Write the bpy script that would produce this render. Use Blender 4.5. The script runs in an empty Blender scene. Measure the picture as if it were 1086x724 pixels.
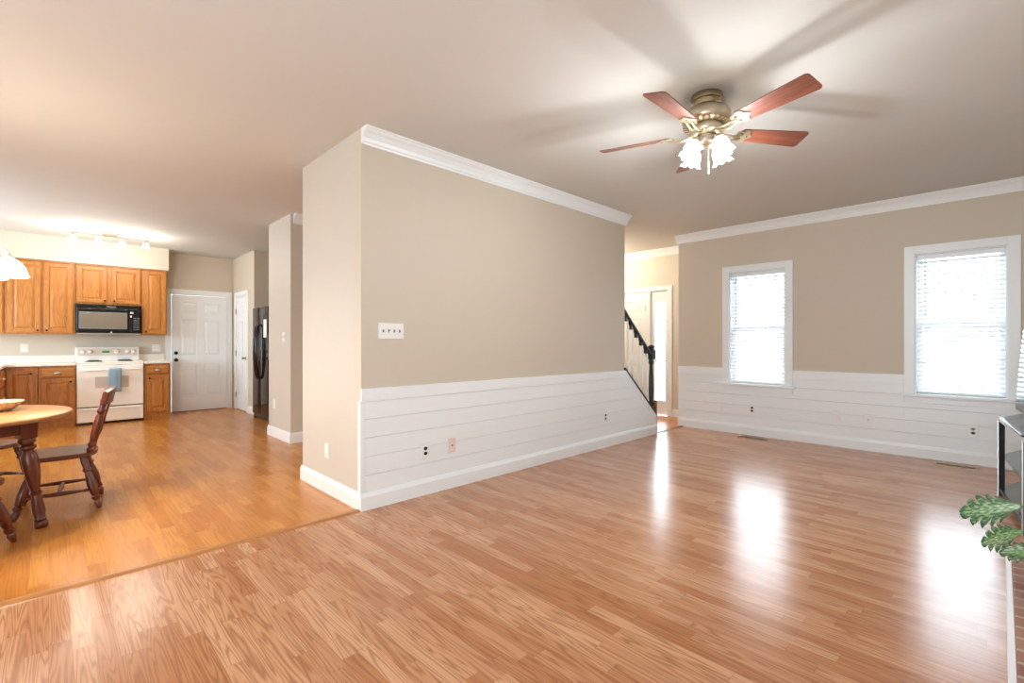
import bpy, bmesh, math, random
from mathutils import Vector, Matrix
random.seed(7)
PI = math.pi
C = bpy.context.scene.collection
scene = bpy.context.scene

# ------------------------------------------------------------------ camera
EYE = 1.204
cd = bpy.data.cameras.new('camera')
cam = bpy.data.objects.new('camera', cd)
C.objects.link(cam)
cam.location = (0, 0, EYE)
cam.rotation_euler = (PI / 2, 0, math.atan2(0.7167, 0.6974))
cd.sensor_width = 36
cd.lens = 505 / 1086 * 36
cd.shift_y = 1 / 1086
cd.clip_start = 0.05
scene.camera = cam

# ------------------------------------------------------------------ world, daylight, exposure
scene.view_settings.view_transform = 'Standard'
scene.view_settings.look = 'None'
scene.view_settings.gamma = 1
scene.view_settings.use_curve_mapping = False
scene.view_settings.exposure = 0.27
scene.cycles.max_bounces = 10
scene.cycles.diffuse_bounces = 6
scene.cycles.glossy_bounces = 4
scene.cycles.transparent_max_bounces = 12
scene.cycles.caustics_reflective = False
scene.cycles.caustics_refractive = False
scene.cycles.sample_clamp_indirect = 6.0

SKY = 13.0
wd = bpy.data.worlds.new('sky')
scene.world = wd
wd.use_nodes = True
bg = wd.node_tree.nodes['Background']
bg.inputs['Color'].default_value = (0.80, 0.93, 1.03, 1)
bg.inputs['Strength'].default_value = SKY


def portal(name, x, y, z, w, h, rz):
    """a light portal in a window opening: guides sky sampling, emits nothing itself"""
    l = bpy.data.lights.new(name, 'AREA')
    l.shape = 'RECTANGLE'
    l.size, l.size_y = w, h
    l.cycles.is_portal = True
    o = bpy.data.objects.new(name, l)
    C.objects.link(o)
    o.location = (x, y, z)
    o.rotation_euler = (PI / 2, 0, rz)   # light leaves along local -Z, which is +Y when rz = 0
    return o


portal('daylight_portal', -2.207, 6.70, 1.4, 0.68, 1.46, PI)
portal('daylight_portal', -0.297, 6.70, 1.4, 0.68, 1.46, PI)
portal('daylight_portal', -3.948, 7.36, 1.06, 0.19, 1.64, PI)
portal('daylight_portal', -.8, -2.36, 1.15, 2.4, 1.7, 0)  # this and the next sit in the added rear windows
portal('daylight_portal', -8.0, -2.36, 1.575, 2.6, 1.25, 0)

BULB_FAN = 15.0
BULB_TRACK = 9.0
BULB_CHANDELIER = 17.0
FILL_FOYER = 72.0  # strength of the added foyer fill


# ------------------------------------------------------------------ materials
def lin(h):
    if isinstance(h, str):
        h = h.lstrip('#')
        v = [int(h[i:i + 2], 16) / 255 for i in (0, 2, 4)]
    else:
        v = [a / 255 for a in h]
    return tuple(a / 12.92 if a <= .04045 else ((a + .055) / 1.055) ** 2.4 for a in v) + (1,)


def mat(name, col, rough=.5, metal=0, **kw):
    m = bpy.data.materials.new(name)
    m.use_nodes = True
    b = m.node_tree.nodes['Principled BSDF']
    b.inputs['Base Color'].default_value = lin(col)
    b.inputs['Roughness'].default_value = rough
    b.inputs['Metallic'].default_value = metal
    for k, v in kw.items():
        b.inputs[k.replace('_', ' ')].default_value = v
    return m


def nd(m, t, **kw):
    n = m.node_tree.nodes.new(t)
    for k, v in kw.items():
        setattr(n, k, v)
    return n


def ln(m, a, b):
    m.node_tree.links.new(a, b)


def math_n(m, op, a, b=None, c=None):
    n = nd(m, 'ShaderNodeMath', operation=op)
    for i, v in enumerate((a, b, c)):
        if v is None:
            continue
        if isinstance(v, (int, float)):
            n.inputs[i].default_value = v
        else:
            ln(m, v, n.inputs[i])
    return n.outputs[0]


def mixc(m, fac, a, b, blend='MIX'):
    n = nd(m, 'ShaderNodeMix', data_type='RGBA', blend_type=blend)
    for sock, v in ((n.inputs[0], fac), (n.inputs[6], a), (n.inputs[7], b)):
        if isinstance(v, (int, float)):
            sock.default_value = v
        elif isinstance(v, tuple):
            sock.default_value = v
        else:
            ln(m, v, sock)
    return n.outputs[2]


def paint(name, col, rough=.55, bump=.02, scale=220):
    m = mat(name, col, rough)
    tc = nd(m, 'ShaderNodeTexCoord')
    n = nd(m, 'ShaderNodeTexNoise')
    n.inputs['Scale'].default_value = scale
    n.inputs['Detail'].default_value = 2
    ln(m, tc.outputs['Object'], n.inputs['Vector'])
    bp = nd(m, 'ShaderNodeBump')
    bp.inputs['Strength'].default_value = bump
    bp.inputs['Distance'].default_value = .01
    ln(m, n.outputs['Fac'], bp.inputs['Height'])
    ln(m, bp.outputs[0], m.node_tree.nodes['Principled BSDF'].inputs['Normal'])
    return m


def plank_floor(name, light, mid, dark, row, length, grain, rough, gap=.35, ring=14.0, spread=.6):
    """strip floor, boards along X: own length offset, tone and cathedral grain for every board"""
    m = mat(name, mid, rough)
    bs = m.node_tree.nodes['Principled BSDF']
    tc = nd(m, 'ShaderNodeTexCoord')
    sp = nd(m, 'ShaderNodeSeparateXYZ')
    ln(m, tc.outputs['Object'], sp.inputs[0])
    X, Y = sp.outputs[0], sp.outputs[1]
    yr = math_n(m, 'DIVIDE', Y, row)
    rid = math_n(m, 'FLOOR', yr)
    wn = nd(m, 'ShaderNodeTexWhiteNoise', noise_dimensions='1D')
    ln(m, rid, wn.inputs['W'])
    sh = math_n(m, 'MULTIPLY', wn.outputs['Value'], 7.3)
    xr = math_n(m, 'ADD', math_n(m, 'DIVIDE', X, length), sh)
    cid = math_n(m, 'FLOOR', xr)
    cb = nd(m, 'ShaderNodeCombineXYZ')
    ln(m, rid, cb.inputs[0])
    ln(m, cid, cb.inputs[1])
    w2 = nd(m, 'ShaderNodeTexWhiteNoise', noise_dimensions='2D')
    ln(m, cb.outputs[0], w2.inputs['Vector'])
    rnd = w2.outputs['Value']
    # grain field
    gx = math_n(m, 'MULTIPLY', X, 1.0)
    gy = math_n(m, 'MULTIPLY', Y, 18.0)
    gz = math_n(m, 'MULTIPLY', rnd, 40.0)
    gv = nd(m, 'ShaderNodeCombineXYZ')
    ln(m, gx, gv.inputs[0]); ln(m, gy, gv.inputs[1]); ln(m, gz, gv.inputs[2])
    n1 = nd(m, 'ShaderNodeTexNoise')
    n1.inputs['Scale'].default_value = 1.0
    n1.inputs['Detail'].default_value = 1.6
    n1.inputs['Roughness'].default_value = .42
    n1.inputs['Distortion'].default_value = .35
    ln(m, gv.outputs[0], n1.inputs['Vector'])
    rings = math_n(m, 'FRACT', math_n(m, 'MULTIPLY', n1.outputs['Fac'], ring))
    tri = math_n(m, 'ABSOLUTE', math_n(m, 'SUBTRACT', rings, .5))
    line = nd(m, 'ShaderNodeMapRange')
    line.inputs[1].default_value = .5; line.inputs[2].default_value = .18
    line.inputs[3].default_value = 1; line.inputs[4].default_value = 0
    ln(m, tri, line.inputs[0])
    # fine pores
    pv = nd(m, 'ShaderNodeCombineXYZ')
    ln(m, math_n(m, 'MULTIPLY', X, 9.0), pv.inputs[0])
    ln(m, math_n(m, 'MULTIPLY', Y, 260.0), pv.inputs[1])
    ln(m, gz, pv.inputs[2])
    n2 = nd(m, 'ShaderNodeTexNoise')
    n2.inputs['Scale'].default_value = 1.0
    n2.inputs['Detail'].default_value = 2
    ln(m, pv.outputs[0], n2.inputs['Vector'])
    pores = math_n(m, 'SMOOTH_MIN', 1.0, math_n(m, 'MULTIPLY', n2.outputs['Fac'], 1.0), .1)
    c0 = mixc(m, math_n(m, 'MULTIPLY_ADD', rnd, spread, .5 - spread / 2), lin(light), lin(mid))
    c1 = mixc(m, math_n(m, 'MULTIPLY', line.outputs[0], grain), c0, lin(dark))
    c2 = mixc(m, math_n(m, 'MULTIPLY', math_n(m, 'SUBTRACT', pores, .35), grain * .9), c1, lin(dark))
    # joints
    fy = math_n(m, 'FRACT', yr)
    ey = math_n(m, 'MINIMUM', fy, math_n(m, 'SUBTRACT', 1.0, fy))
    jy = math_n(m, 'LESS_THAN', math_n(m, 'MULTIPLY', ey, row), .0009)
    fx = math_n(m, 'FRACT', xr)
    ex = math_n(m, 'MINIMUM', fx, math_n(m, 'SUBTRACT', 1.0, fx))
    jx = math_n(m, 'LESS_THAN', math_n(m, 'MULTIPLY', ex, length), .0011)
    j = math_n(m, 'MAXIMUM', jx, jy)
    c3 = mixc(m, math_n(m, 'MULTIPLY', j, gap), c2, lin('#5a3218'))
    ln(m, c3, bs.inputs['Base Color'])
    bp = nd(m, 'ShaderNodeBump')
    bp.inputs['Strength'].default_value = .06
    bp.inputs['Distance'].default_value = .002
    ln(m, n2.outputs['Fac'], bp.inputs['Height'])
    ln(m, bp.outputs[0], bs.inputs['Normal'])
    return m


def wood(name, light, dark, rough=.35, axis=2, ring=9, fine=.35, scale=1.0, coat=0.0):
    m = mat(name, light, rough)
    bs = m.node_tree.nodes['Principled BSDF']
    bs.inputs['Coat Weight'].default_value = coat
    bs.inputs['Coat Roughness'].default_value = .12
    tc = nd(m, 'ShaderNodeTexCoord')
    oi = nd(m, 'ShaderNodeObjectInfo')
    mp = nd(m, 'ShaderNodeMapping')
    s = [14.0 * scale] * 3
    s[axis] = 1.3 * scale
    mp.inputs['Scale'].default_value = s
    ln(m, tc.outputs['Object'], mp.inputs['Vector'])
    va = nd(m, 'ShaderNodeVectorMath', operation='ADD')
    ln(m, mp.outputs[0], va.inputs[0])
    rc = nd(m, 'ShaderNodeCombineXYZ')
    r = math_n(m, 'MULTIPLY', oi.outputs['Random'], 60.0)
    for i in range(3):
        ln(m, r, rc.inputs[i])
    ln(m, rc.outputs[0], va.inputs[1])
    n1 = nd(m, 'ShaderNodeTexNoise')
    n1.inputs['Scale'].default_value = 1
    n1.inputs['Detail'].default_value = 1.5
    n1.inputs['Distortion'].default_value = .4
    ln(m, va.outputs[0], n1.inputs['Vector'])
    t = math_n(m, 'ABSOLUTE', math_n(m, 'SUBTRACT', math_n(m, 'FRACT', math_n(m, 'MULTIPLY', n1.outputs['Fac'], ring)), .5))
    n2 = nd(m, 'ShaderNodeTexNoise')
    n2.inputs['Scale'].default_value = 7
    n2.inputs['Detail'].default_value = 3
    ln(m, va.outputs[0], n2.inputs['Vector'])
    f = math_n(m, 'ADD', math_n(m, 'MULTIPLY', t, 1.0), math_n(m, 'MULTIPLY', math_n(m, 'SUBTRACT', n2.outputs['Fac'], .4), fine * 2))
    c = mixc(m, math_n(m, 'MULTIPLY', f, 1.0), lin(light), lin(dark))
    cl = nd(m, 'ShaderNodeClamp')
    ln(m, c, bs.inputs['Base Color'])
    return m


def emis(name, col, strength, base='#ffffff'):
    m = mat(name, base, .4)
    b = m.node_tree.nodes['Principled BSDF']
    b.inputs['Emission Color'].default_value = lin(col)
    b.inputs['Emission Strength'].default_value = strength
    return m


def thin_glass(name, gloss=.08, tint=(1, 1, 1, 1), rough=0.02):
    m = bpy.data.materials.new(name)
    m.use_nodes = True
    nt = m.node_tree
    for n in list(nt.nodes):
        nt.nodes.remove(n)
    out = nt.nodes.new('ShaderNodeOutputMaterial')
    tr = nt.nodes.new('ShaderNodeBsdfTransparent')
    tr.inputs[0].default_value = tint
    gl = nt.nodes.new('ShaderNodeBsdfGlossy')
    gl.inputs['Roughness'].default_value = rough
    lw = nt.nodes.new('ShaderNodeLayerWeight')
    lw.inputs[0].default_value = .25
    mx = nt.nodes.new('ShaderNodeMixShader')
    ad = nt.nodes.new('ShaderNodeMath')
    ad.operation = 'MULTIPLY_ADD'
    ad.inputs[1].default_value = .6
    ad.inputs[2].default_value = gloss
    ad.use_clamp = True
    nt.links.new(lw.outputs['Fresnel'], ad.inputs[0])
    nt.links.new(ad.outputs[0], mx.inputs[0])
    nt.links.new(tr.outputs[0], mx.inputs[1])
    nt.links.new(gl.outputs[0], mx.inputs[2])
    nt.links.new(mx.outputs[0], out.inputs[0])
    return m


def slat_mat():
    m = bpy.data.materials.new('blind_slat_vinyl')
    m.use_nodes = True
    nt = m.node_tree
    b = nt.nodes['Principled BSDF']
    b.inputs['Base Color'].default_value = lin('#f2f3f5')
    b.inputs['Roughness'].default_value = .5
    t = nt.nodes.new('ShaderNodeBsdfTranslucent')
    t.inputs[0].default_value = lin('#f4f6fa')
    mx = nt.nodes.new('ShaderNodeMixShader')
    mx.inputs[0].default_value = .16
    nt.links.new(b.outputs[0], mx.inputs[1])
    nt.links.new(t.outputs[0], mx.inputs[2])
    nt.links.new(mx.outputs[0], nt.nodes['Material Output'].inputs[0])
    return m


def brick_mat():
    m = mat('brick', '#8a4a38', .85)
    bs = m.node_tree.nodes['Principled BSDF']
    tc = nd(m, 'ShaderNodeTexCoord')
    b = nd(m, 'ShaderNodeTexBrick')
    b.inputs['Color1'].default_value = lin('#9a7263')
    b.inputs['Color2'].default_value = lin('#7b4c3e')
    b.inputs['Mortar'].default_value = lin('#b3a79a')
    b.inputs['Scale'].default_value = 1
    b.inputs['Brick Width'].default_value = .2
    b.inputs['Row Height'].default_value = .10
    b.inputs['Mortar Size'].default_value = .008
    ln(m, tc.outputs['Object'], b.inputs['Vector'])
    n = nd(m, 'ShaderNodeTexNoise')
    n.inputs['Scale'].default_value = 30
    ln(m, tc.outputs['Object'], n.inputs['Vector'])
    c = mixc(m, math_n(m, 'MULTIPLY', n.outputs['Fac'], .4), b.outputs['Color'], lin('#a78a78'))
    ln(m, c, bs.inputs['Base Color'])
    bp = nd(m, 'ShaderNodeBump')
    bp.inputs['Strength'].default_value = .5
    bp.inputs['Distance'].default_value = .005
    bp.invert = True
    ln(m, b.outputs['Fac'], bp.inputs['Height'])
    ln(m, bp.outputs[0], bs.inputs['Normal'])
    return m


def weave_mat(name, c1, c2, sc=90):
    m = mat(name, c1, .8)
    bs = m.node_tree.nodes['Principled BSDF']
    tc = nd(m, 'ShaderNodeTexCoord')
    n = nd(m, 'ShaderNodeTexVoronoi')
    n.inputs['Scale'].default_value = sc
    ln(m, tc.outputs['Object'], n.inputs['Vector'])
    ln(m, mixc(m, n.outputs['Distance'], lin(c1), lin(c2)), bs.inputs['Base Color'])
    return m


def leaf_mat():
    m = mat('monstera_leaf', '#2f6b34', .35)
    bs = m.node_tree.nodes['Principled BSDF']
    uv = nd(m, 'ShaderNodeUVMap')
    sp = nd(m, 'ShaderNodeSeparateXYZ')
    ln(m, uv.outputs[0], sp.inputs[0])
    # u = distance from the midrib 0..1 , v = along leaf
    n = nd(m, 'ShaderNodeTexNoise')
    n.inputs['Scale'].default_value = 9
    n.inputs['Detail'].default_value = 2
    ln(m, uv.outputs[0], n.inputs['Vector'])
    stripes = math_n(m, 'SINE', math_n(m, 'MULTIPLY', math_n(m, 'SUBTRACT', sp.outputs[1], math_n(m, 'MULTIPLY', sp.outputs[0], .30)), 44.0))
    f = math_n(m, 'ADD', math_n(m, 'MULTIPLY', stripes, .06), math_n(m, 'MULTIPLY', n.outputs['Fac'], 1.1))
    f = math_n(m, 'SUBTRACT', f, math_n(m, 'MULTIPLY', sp.outputs[0], .25))
    mr = nd(m, 'ShaderNodeMapRange')
    mr.inputs[1].default_value = .40; mr.inputs[2].default_value = .72
    ln(m, f, mr.inputs[0])
    ln(m, mixc(m, mr.outputs[0], lin('#17491f'), lin('#8fae72')), bs.inputs['Base Color'])
    return m


M = {}
M['ceiling'] = paint('ceiling_paint', '#cccbc5', .8, .03)
M['tan'] = paint('tan_wall_paint', '#c7bcab', .6)
M['cream'] = paint('cream_wall_paint', '#c5beb2', .55)
M['white'] = paint('white_trim_paint', '#e6eaeb', .35, .01)
M['kitchen_wall'] = paint('kitchen_wall_paint', '#cec5b5', .55)
M['living_floor'] = plank_floor('oak_laminate_strips', '#cb9a74', '#ab7148', '#7e4722', .0665, .62, .62, .22, ring=12, spread=1.0)
M['kitchen_floor'] = plank_floor('honey_oak_parquet_strips', '#cf8d40', '#b06a22', '#8a4d15', .074, .46, .34, .27, gap=.3, ring=8, spread=.75)
M['threshold'] = wood('threshold_oak', '#b47a45', '#8f5a2e', .3, axis=1)
M['cab'] = wood('golden_oak_cabinet', '#c48440', '#93531e', .38, axis=2, ring=10, fine=.3)
M['cab_h'] = wood('golden_oak_rail', '#c48440', '#93531e', .38, axis=0, ring=8, fine=.3)
M['cherry'] = wood('cherry_stained_turning', '#6a2c12', '#331207', .28, axis=2, ring=3, fine=.3, coat=.15)
M['tabletop'] = wood('table_top_wood', '#a5713f', '#7f5029', .3, axis=1, ring=5, fine=.2)
M['blade'] = wood('fan_blade_cherry', '#7c4632', '#46231a', .4, axis=0, ring=5, fine=.5)
M['brown'] = wood('stair_tread_wood', '#9a5f33', '#6d3c1c', .35, axis=0)
M['black'] = mat('black_lacquer', '#121416', .28)
M['newel'] = mat('newel_black_paint', '#1c2627', .3)
M['black_plastic'] = mat('black_gloss_plastic', '#0b0a0a', .15)
M['dark_metal'] = mat('dark_bronze', '#2e241c', .35, .7)
M['brass'] = mat('pale_antique_brass', '#cfc3aa', .3, .85)
M['canopy'] = mat('polished_canopy_metal', '#a99a7d', .15, 1.0)
M['matte_black'] = mat('matte_black_post', '#08090a', .75)
M['nickel'] = mat('brushed_nickel', '#c9c3b5', .28, .95)
M['chrome'] = mat('silver_frame', '#cfd3d6', .25, .6)
M['hinge'] = mat('hinge_brass', '#a08c66', .35, .8)
M['plate'] = mat('white_plastic_plate', '#e8e8e5', .35)
M['ivory'] = mat('ivory_plastic', '#e0cfc0', .4)
M['slot'] = mat('dark_slot', '#17130f', .5)
M['grey_plug'] = mat('grey_receptacle', '#77787a', .4)
M['counter'] = paint('white_laminate_counter', '#efe9df', .3, .0)
M['enamel'] = mat('white_enamel', '#faf7f0', .18)
M['oven_glass'] = mat('oven_window_glass', '#cfc7ba', .1)  # pale grey glass of the oven window
M['coil'] = mat('burner_black', '#2b2724', .4)
M['mw_window'] = mat('microwave_window', '#7d7364', .12)
M['display'] = emis('clock_display', '#4fae66', .5, '#102015')
M['mark'] = mat('printed_mark', '#d8d4cc', .4)
M['paper'] = mat('white_paper', '#f3efe6', .7)
M['fridge'] = mat('black_fridge_gloss', '#1a1612', .08)
M['glass'] = thin_glass('window_glass')
M['glass_shelf'] = thin_glass('shelf_glass', .14, (.80, .86, .86, 1))
M['slat'] = slat_mat()
M['vinyl'] = mat('white_vinyl_sash', '#e9edf0', .35)
M['cord'] = mat('grey_wand', '#aab0b4', .4)
M['shade_lit'] = emis('lit_frosted_glass', '#fff1d8', 7.0)
M['shade_chandelier'] = emis('lit_bell_glass', '#fff1dc', 20.0)
M['shade_fan'] = emis('lit_frosted_tulip_glass', '#fff4e2', 7.0)
M['towel'] = paint('blue_towel_terry', '#93adbf', .95, .5, 400)
M['vent'] = mat('bronze_register', '#6b5238', .4, .4)
M['vent_light'] = mat('brass_register', '#a8906f', .35, .5)
M['brick'] = brick_mat()
M['basket'] = weave_mat('cream_woven_basket', '#efe4cc', '#a48b62', 70)
M['bowl'] = weave_mat('woven_bowl', '#ead7b4', '#8a5f38', 80)
M['leaf'] = leaf_mat()
M['stem'] = mat('plant_stem', '#3f6b35', .5)
M['soil'] = mat('potting_soil', '#3a2a1e', .9)
M['screen'] = mat('tv_screen', '#0a0c0e', .06)
M['ground'] = paint('outside_lawn', '#c6cac2', .9, .1, 8)
M['bark'] = mat('outside_bark', '#6f665c', .9)
M['bush'] = paint('outside_foliage', '#6f8a63', .9, .3, 20)


# ------------------------------------------------------------------ mesh helpers
def new():
    return bmesh.new()


def box(bm, x0, x1, y0, y1, z0, z1):
    if x0 > x1: x0, x1 = x1, x0
    if y0 > y1: y0, y1 = y1, y0
    if z0 > z1: z0, z1 = z1, z0
    v = [bm.verts.new(p) for p in ((x0, y0, z0), (x1, y0, z0), (x1, y1, z0), (x0, y1, z0),
                                   (x0, y0, z1), (x1, y0, z1), (x1, y1, z1), (x0, y1, z1))]
    for f in ((3, 2, 1, 0), (4, 5, 6, 7), (0, 1, 5, 4), (1, 2, 6, 5), (2, 3, 7, 6), (3, 0, 4, 7)):
        bm.faces.new([v[i] for i in f])
    return bm


def frustum(bm, a, b, y0, y1):
    """raised panel: rectangle a=(x0,x1,z0,z1) at depth y0 to smaller rectangle b at depth y1 (front = y1)"""
    va = [bm.verts.new(p) for p in ((a[0], y0, a[2]), (a[1], y0, a[2]), (a[1], y0, a[3]), (a[0], y0, a[3]))]
    vb = [bm.verts.new(p) for p in ((b[0], y1, b[2]), (b[1], y1, b[2]), (b[1], y1, b[3]), (b[0], y1, b[3]))]
    bm.faces.new(vb)
    for i in range(4):
        bm.faces.new((va[i], va[(i + 1) % 4], vb[(i + 1) % 4], vb[i]))
    return bm


def basis(d):
    d = Vector(d).normalized()
    u = d.cross(Vector((0, 0, 1)) if abs(d.z) < .95 else Vector((1, 0, 0))).normalized()
    return d, u, d.cross(u).normalized()


def turned(bm, p0, p1, prof, n=16, cap=True):
    """lathe along p0->p1, prof = [(t, r)...] t in 0..1"""
    p0, p1 = Vector(p0), Vector(p1)
    d, u, w = basis(p1 - p0)
    rings = []
    for t, r in prof:
        c = p0.lerp(p1, t)
        rings.append([bm.verts.new(c + r * (math.cos(a) * u + math.sin(a) * w)) for a in (2 * PI * k / n for k in range(n))])
    for a, b in zip(rings, rings[1:]):
        for k in range(n):
            bm.faces.new((a[k], b[k], b[(k + 1) % n], a[(k + 1) % n]))
    if cap:
        bm.faces.new(rings[0])
        bm.faces.new(rings[-1][::-1])
    return bm


def tube(bm, pts, r, n=10, cap=True):
    pts = [Vector(p) for p in pts]
    rings = []
    pu = None
    for i, p in enumerate(pts):
        d = (pts[min(i + 1, len(pts) - 1)] - pts[max(i - 1, 0)]).normalized()
        if pu is None:
            _, u, w = basis(d)
        else:
            u = (pu - d * pu.dot(d)).normalized()
            w = d.cross(u)
        pu = u
        rr = r[i] if isinstance(r, (list, tuple)) else r
        rings.append([bm.verts.new(p + rr * (math.cos(a) * u + math.sin(a) * w)) for a in (2 * PI * k / n for k in range(n))])
    for a, b in zip(rings, rings[1:]):
        for k in range(n):
            bm.faces.new((a[k], a[(k + 1) % n], b[(k + 1) % n], b[k]))
    if cap:
        bm.faces.new(rings[0][::-1])
        bm.faces.new(rings[-1])
    return bm


def prism(bm, poly, fn, a, b):
    """extrude a 2D polygon between parameter a and b; fn(p, q, t) -> 3D point"""
    va = [bm.verts.new(fn(p, q, a)) for p, q in poly]
    vb = [bm.verts.new(fn(p, q, b)) for p, q in poly]
    n = len(poly)
    bm.faces.new(va)
    bm.faces.new(vb[::-1])
    for i in range(n):
        bm.faces.new((va[i], vb[i], vb[(i + 1) % n], va[(i + 1) % n]))
    return bm


XY = lambda p, q, t: (p, q, t)
XZ = lambda p, q, t: (p, t, q)
YZ = lambda p, q, t: (t, p, q)


def obj(name, bm, m, parent=None, bevel=0, smooth=False, solid=0, label=None, segs=2):
    bmesh.ops.recalc_face_normals(bm, faces=bm.faces)
    me = bpy.data.meshes.new(name)
    bm.to_mesh(me)
    bm.free()
    me.materials.append(m)
    o = bpy.data.objects.new(name, me)
    C.objects.link(o)
    if smooth:
        for p in me.polygons:
            p.use_smooth = True
        if smooth != 'all':
            me.set_sharp_from_angle(angle=math.radians(40))
    if solid:
        s = o.modifiers.new('thickness', 'SOLIDIFY')
        s.thickness = solid
        s.offset = 0
    if bevel:
        b = o.modifiers.new('bevel', 'BEVEL')
        b.width = bevel
        b.segments = segs
        b.limit_method = 'ANGLE'
        b.harden_normals = False
    if parent:
        o.parent = parent
    if label:
        o['label'] = label
    return o


def struct(name, bm, m, bevel=0, smooth=False):
    o = obj(name, bm, m, bevel=bevel, smooth=smooth)
    o['kind'] = 'structure'
    return o


def thing(name, label, cat, loc=(0, 0, 0), rz=0, group=None):
    o = bpy.data.objects.new(name, None)
    C.objects.link(o)
    o.location = loc
    o.rotation_euler = (0, 0, rz)
    o['label'] = label
    o['category'] = cat
    if group:
        o['group'] = group
    return o


def tag(o, label, cat, group=None):
    o['label'] = label
    o['category'] = cat
    if group:
        o['group'] = group
    return o


def dup(root, loc, rz, label, group=None):
    r = root.copy()
    C.objects.link(r)
    r.location = loc
    r.rotation_euler = (0, 0, rz)
    r['label'] = label
    if group:
        r['group'] = group
    for ch in list(root.children):
        c = ch.copy()
        C.objects.link(c)
        c.parent = r
        for g in list(ch.children):
            d = g.copy()
            C.objects.link(d)
            d.parent = c
    return r


def holes(bm, a0, a1, z0, z1, ops, put):
    """fill rectangle a0..a1 x z0..z1 minus the openings, cell by cell"""
    A = sorted({a0, a1, *[o[0] for o in ops], *[o[1] for o in ops]})
    Z = sorted({z0, z1, *[o[2] for o in ops], *[o[3] for o in ops]})
    A = [v for v in A if a0 <= v <= a1]
    Z = [v for v in Z if z0 <= v <= z1]
    for i in range(len(A) - 1):
        start = None
        for j in range(len(Z) - 1):
            ca, cz = (A[i] + A[i + 1]) / 2, (Z[j] + Z[j + 1]) / 2
            inside = any(o[0] < ca < o[1] and o[2] < cz < o[3] for o in ops)
            if not inside and start is None:
                start = Z[j]
            if inside and start is not None:
                put(bm, A[i], A[i + 1], start, Z[j])
                start = None
        if start is not None:
            put(bm, A[i], A[i + 1], start, Z[-1])
    return bm


# ------------------------------------------------------------------ room shell
H = 2.74
XA = -3.2          # plane of the long wall and edge between the two floors
YB = 6.55          # window wall
XC = 0.62          # right (fireplace) wall
YK = -2.25         # wall behind the camera
XK = -9.93         # kitchen back wall
YBOX = 1.605
XBOX = -4.295
YF = 7.25          # front door wall

struct('floor', box(new(), XA, XC, YK, YB, -.06, 0), M['living_floor'])
b = new()
box(b, XK, XA, YK, YB, -.06, 0)
box(b, -6.4, XA - .06, YB, YF, -.06, 0)
kf = struct('floor', b, M['kitchen_floor'])
struct('ceiling', box(new(), XK - .1, XC + .1, YK - .1, YF + .1, H, H + .1), M['ceiling'])

W1 = (-2.545, -1.868)
W2 = (-.636, .043)
WZ = (.665, 2.13)
py = lambda bm, a, b_, z0, z1: box(bm, a, b_, YB, YB + .14, z0, z1)
struct('wall_window_side', holes(new(), -3.265, XC + .12, 0, H, [(*W1, *WZ), (*W2, *WZ)], py), M['tan'])
struct('wall_fireplace_side', box(new(), XC, XC + .12, YK, YB, 0, H), M['cream'])
# wall behind the camera with window openings added to let in fill daylight
pk = lambda bm, a, b_, z0, z1: box(bm, a, b_, YK - .12, YK, z0, z1)
struct('wall_rear', holes(new(), XK, XC + .12, 0, H, [(-2.0, .4, .3, 2.0), (-9.3, -6.7, .95, 2.2)], pk), M['cream'])
# long wall with the sloped end at the stairs
b = new()
prism(b, [(YBOX, 0), (5.775, 0), (5.775, .235), (5.03, .865), (5.03, H), (YBOX, H)], YZ, XA - .11, XA)
struct('wall_long', b, M['tan'])
# face of the closet end and hall side of the stair block
b = new()
box(b, XBOX, XA - .11, YBOX, YBOX + .11, 0, H)
box(b, XBOX, XBOX + .11, YBOX + .11, 4.2, 0, H)
struct('wall_stair_block', b, M['cream'])
# piece between hall and fridge niche
struct('wall_hall_pier', box(new(), -6.70, -5.917, 2.07, 5.9, 0, H), M['cream'])
# pantry front, niche side and back
b = new()
pp = lambda bm, a, b_, z0, z1: box(bm, a, b_, 2.45, 2.55, z0, z1)
holes(b, XK, -8.67, 0, H, [(-9.70, -9.03, 0, 2.03)], pp)
box(b, -8.77, -8.67, 2.55, 3.2, 0, H)
box(b, -8.77, -6.70, 3.2, 3.3, 0, H)
box(b, XK, -8.77, 3.2, 3.3, 0, H)
struct('wall_pantry', b, M['tan'])
pkx = lambda bm, a, b_, z0, z1: box(bm, XK - .12, XK, a, b_, z0, z1)
struct('wall_kitchen', holes(new(), YK, 3.3, 0, H, [(1.50, 2.36, 0, 2.04)], pkx), M['tan'])
# foyer
pf = lambda bm, a, b_, z0, z1: box(bm, a, b_, YF, YF + .14, z0, z1)
struct('wall_foyer', holes(new(), -6.5, -3.1, 0, H, [(-5.13, -3.80, 0, 2.06)], pf), M['kitchen_wall'])
b = new()
box(b, -3.265, -3.145, YB + .14, YF, 0, H)
struct('wall_foyer_right', b, M['kitchen_wall'])
b = new()
box(b, -6.5, -6.4, 5.9, YF, 0, H)
struct('wall_foyer_left', b, M['kitchen_wall'])
# exterior backs so that no light leaks between the rooms
b = new()
box(b, -6.7, -6.5, 5.9, 6.0, 0, H)
struct('wall_foyer_back', b, M['cream'])

# soffit over the upper cabinets
struct('ceiling_soffit', box(new(), XK, -9.55, YK, 1.417, 2.385, H), M['kitchen_wall'])
# backsplash wall skin (lighter paint) below the cabinets
struct('wall_backsplash', box(new(), XK, XK + .008, YK, 1.425, .9, 2.385), M['kitchen_wall'])

# outside ground
struct('ground', box(new(), -40, 40, 7.6, 60, -1.0, -.9), M['ground'])

# threshold strips between the floors
tn = 0


def trim(bm, m='white', bevel=.002):
    global tn
    tn += 1
    return struct('trim_%d' % tn, bm, M[m], bevel=bevel)


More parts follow.
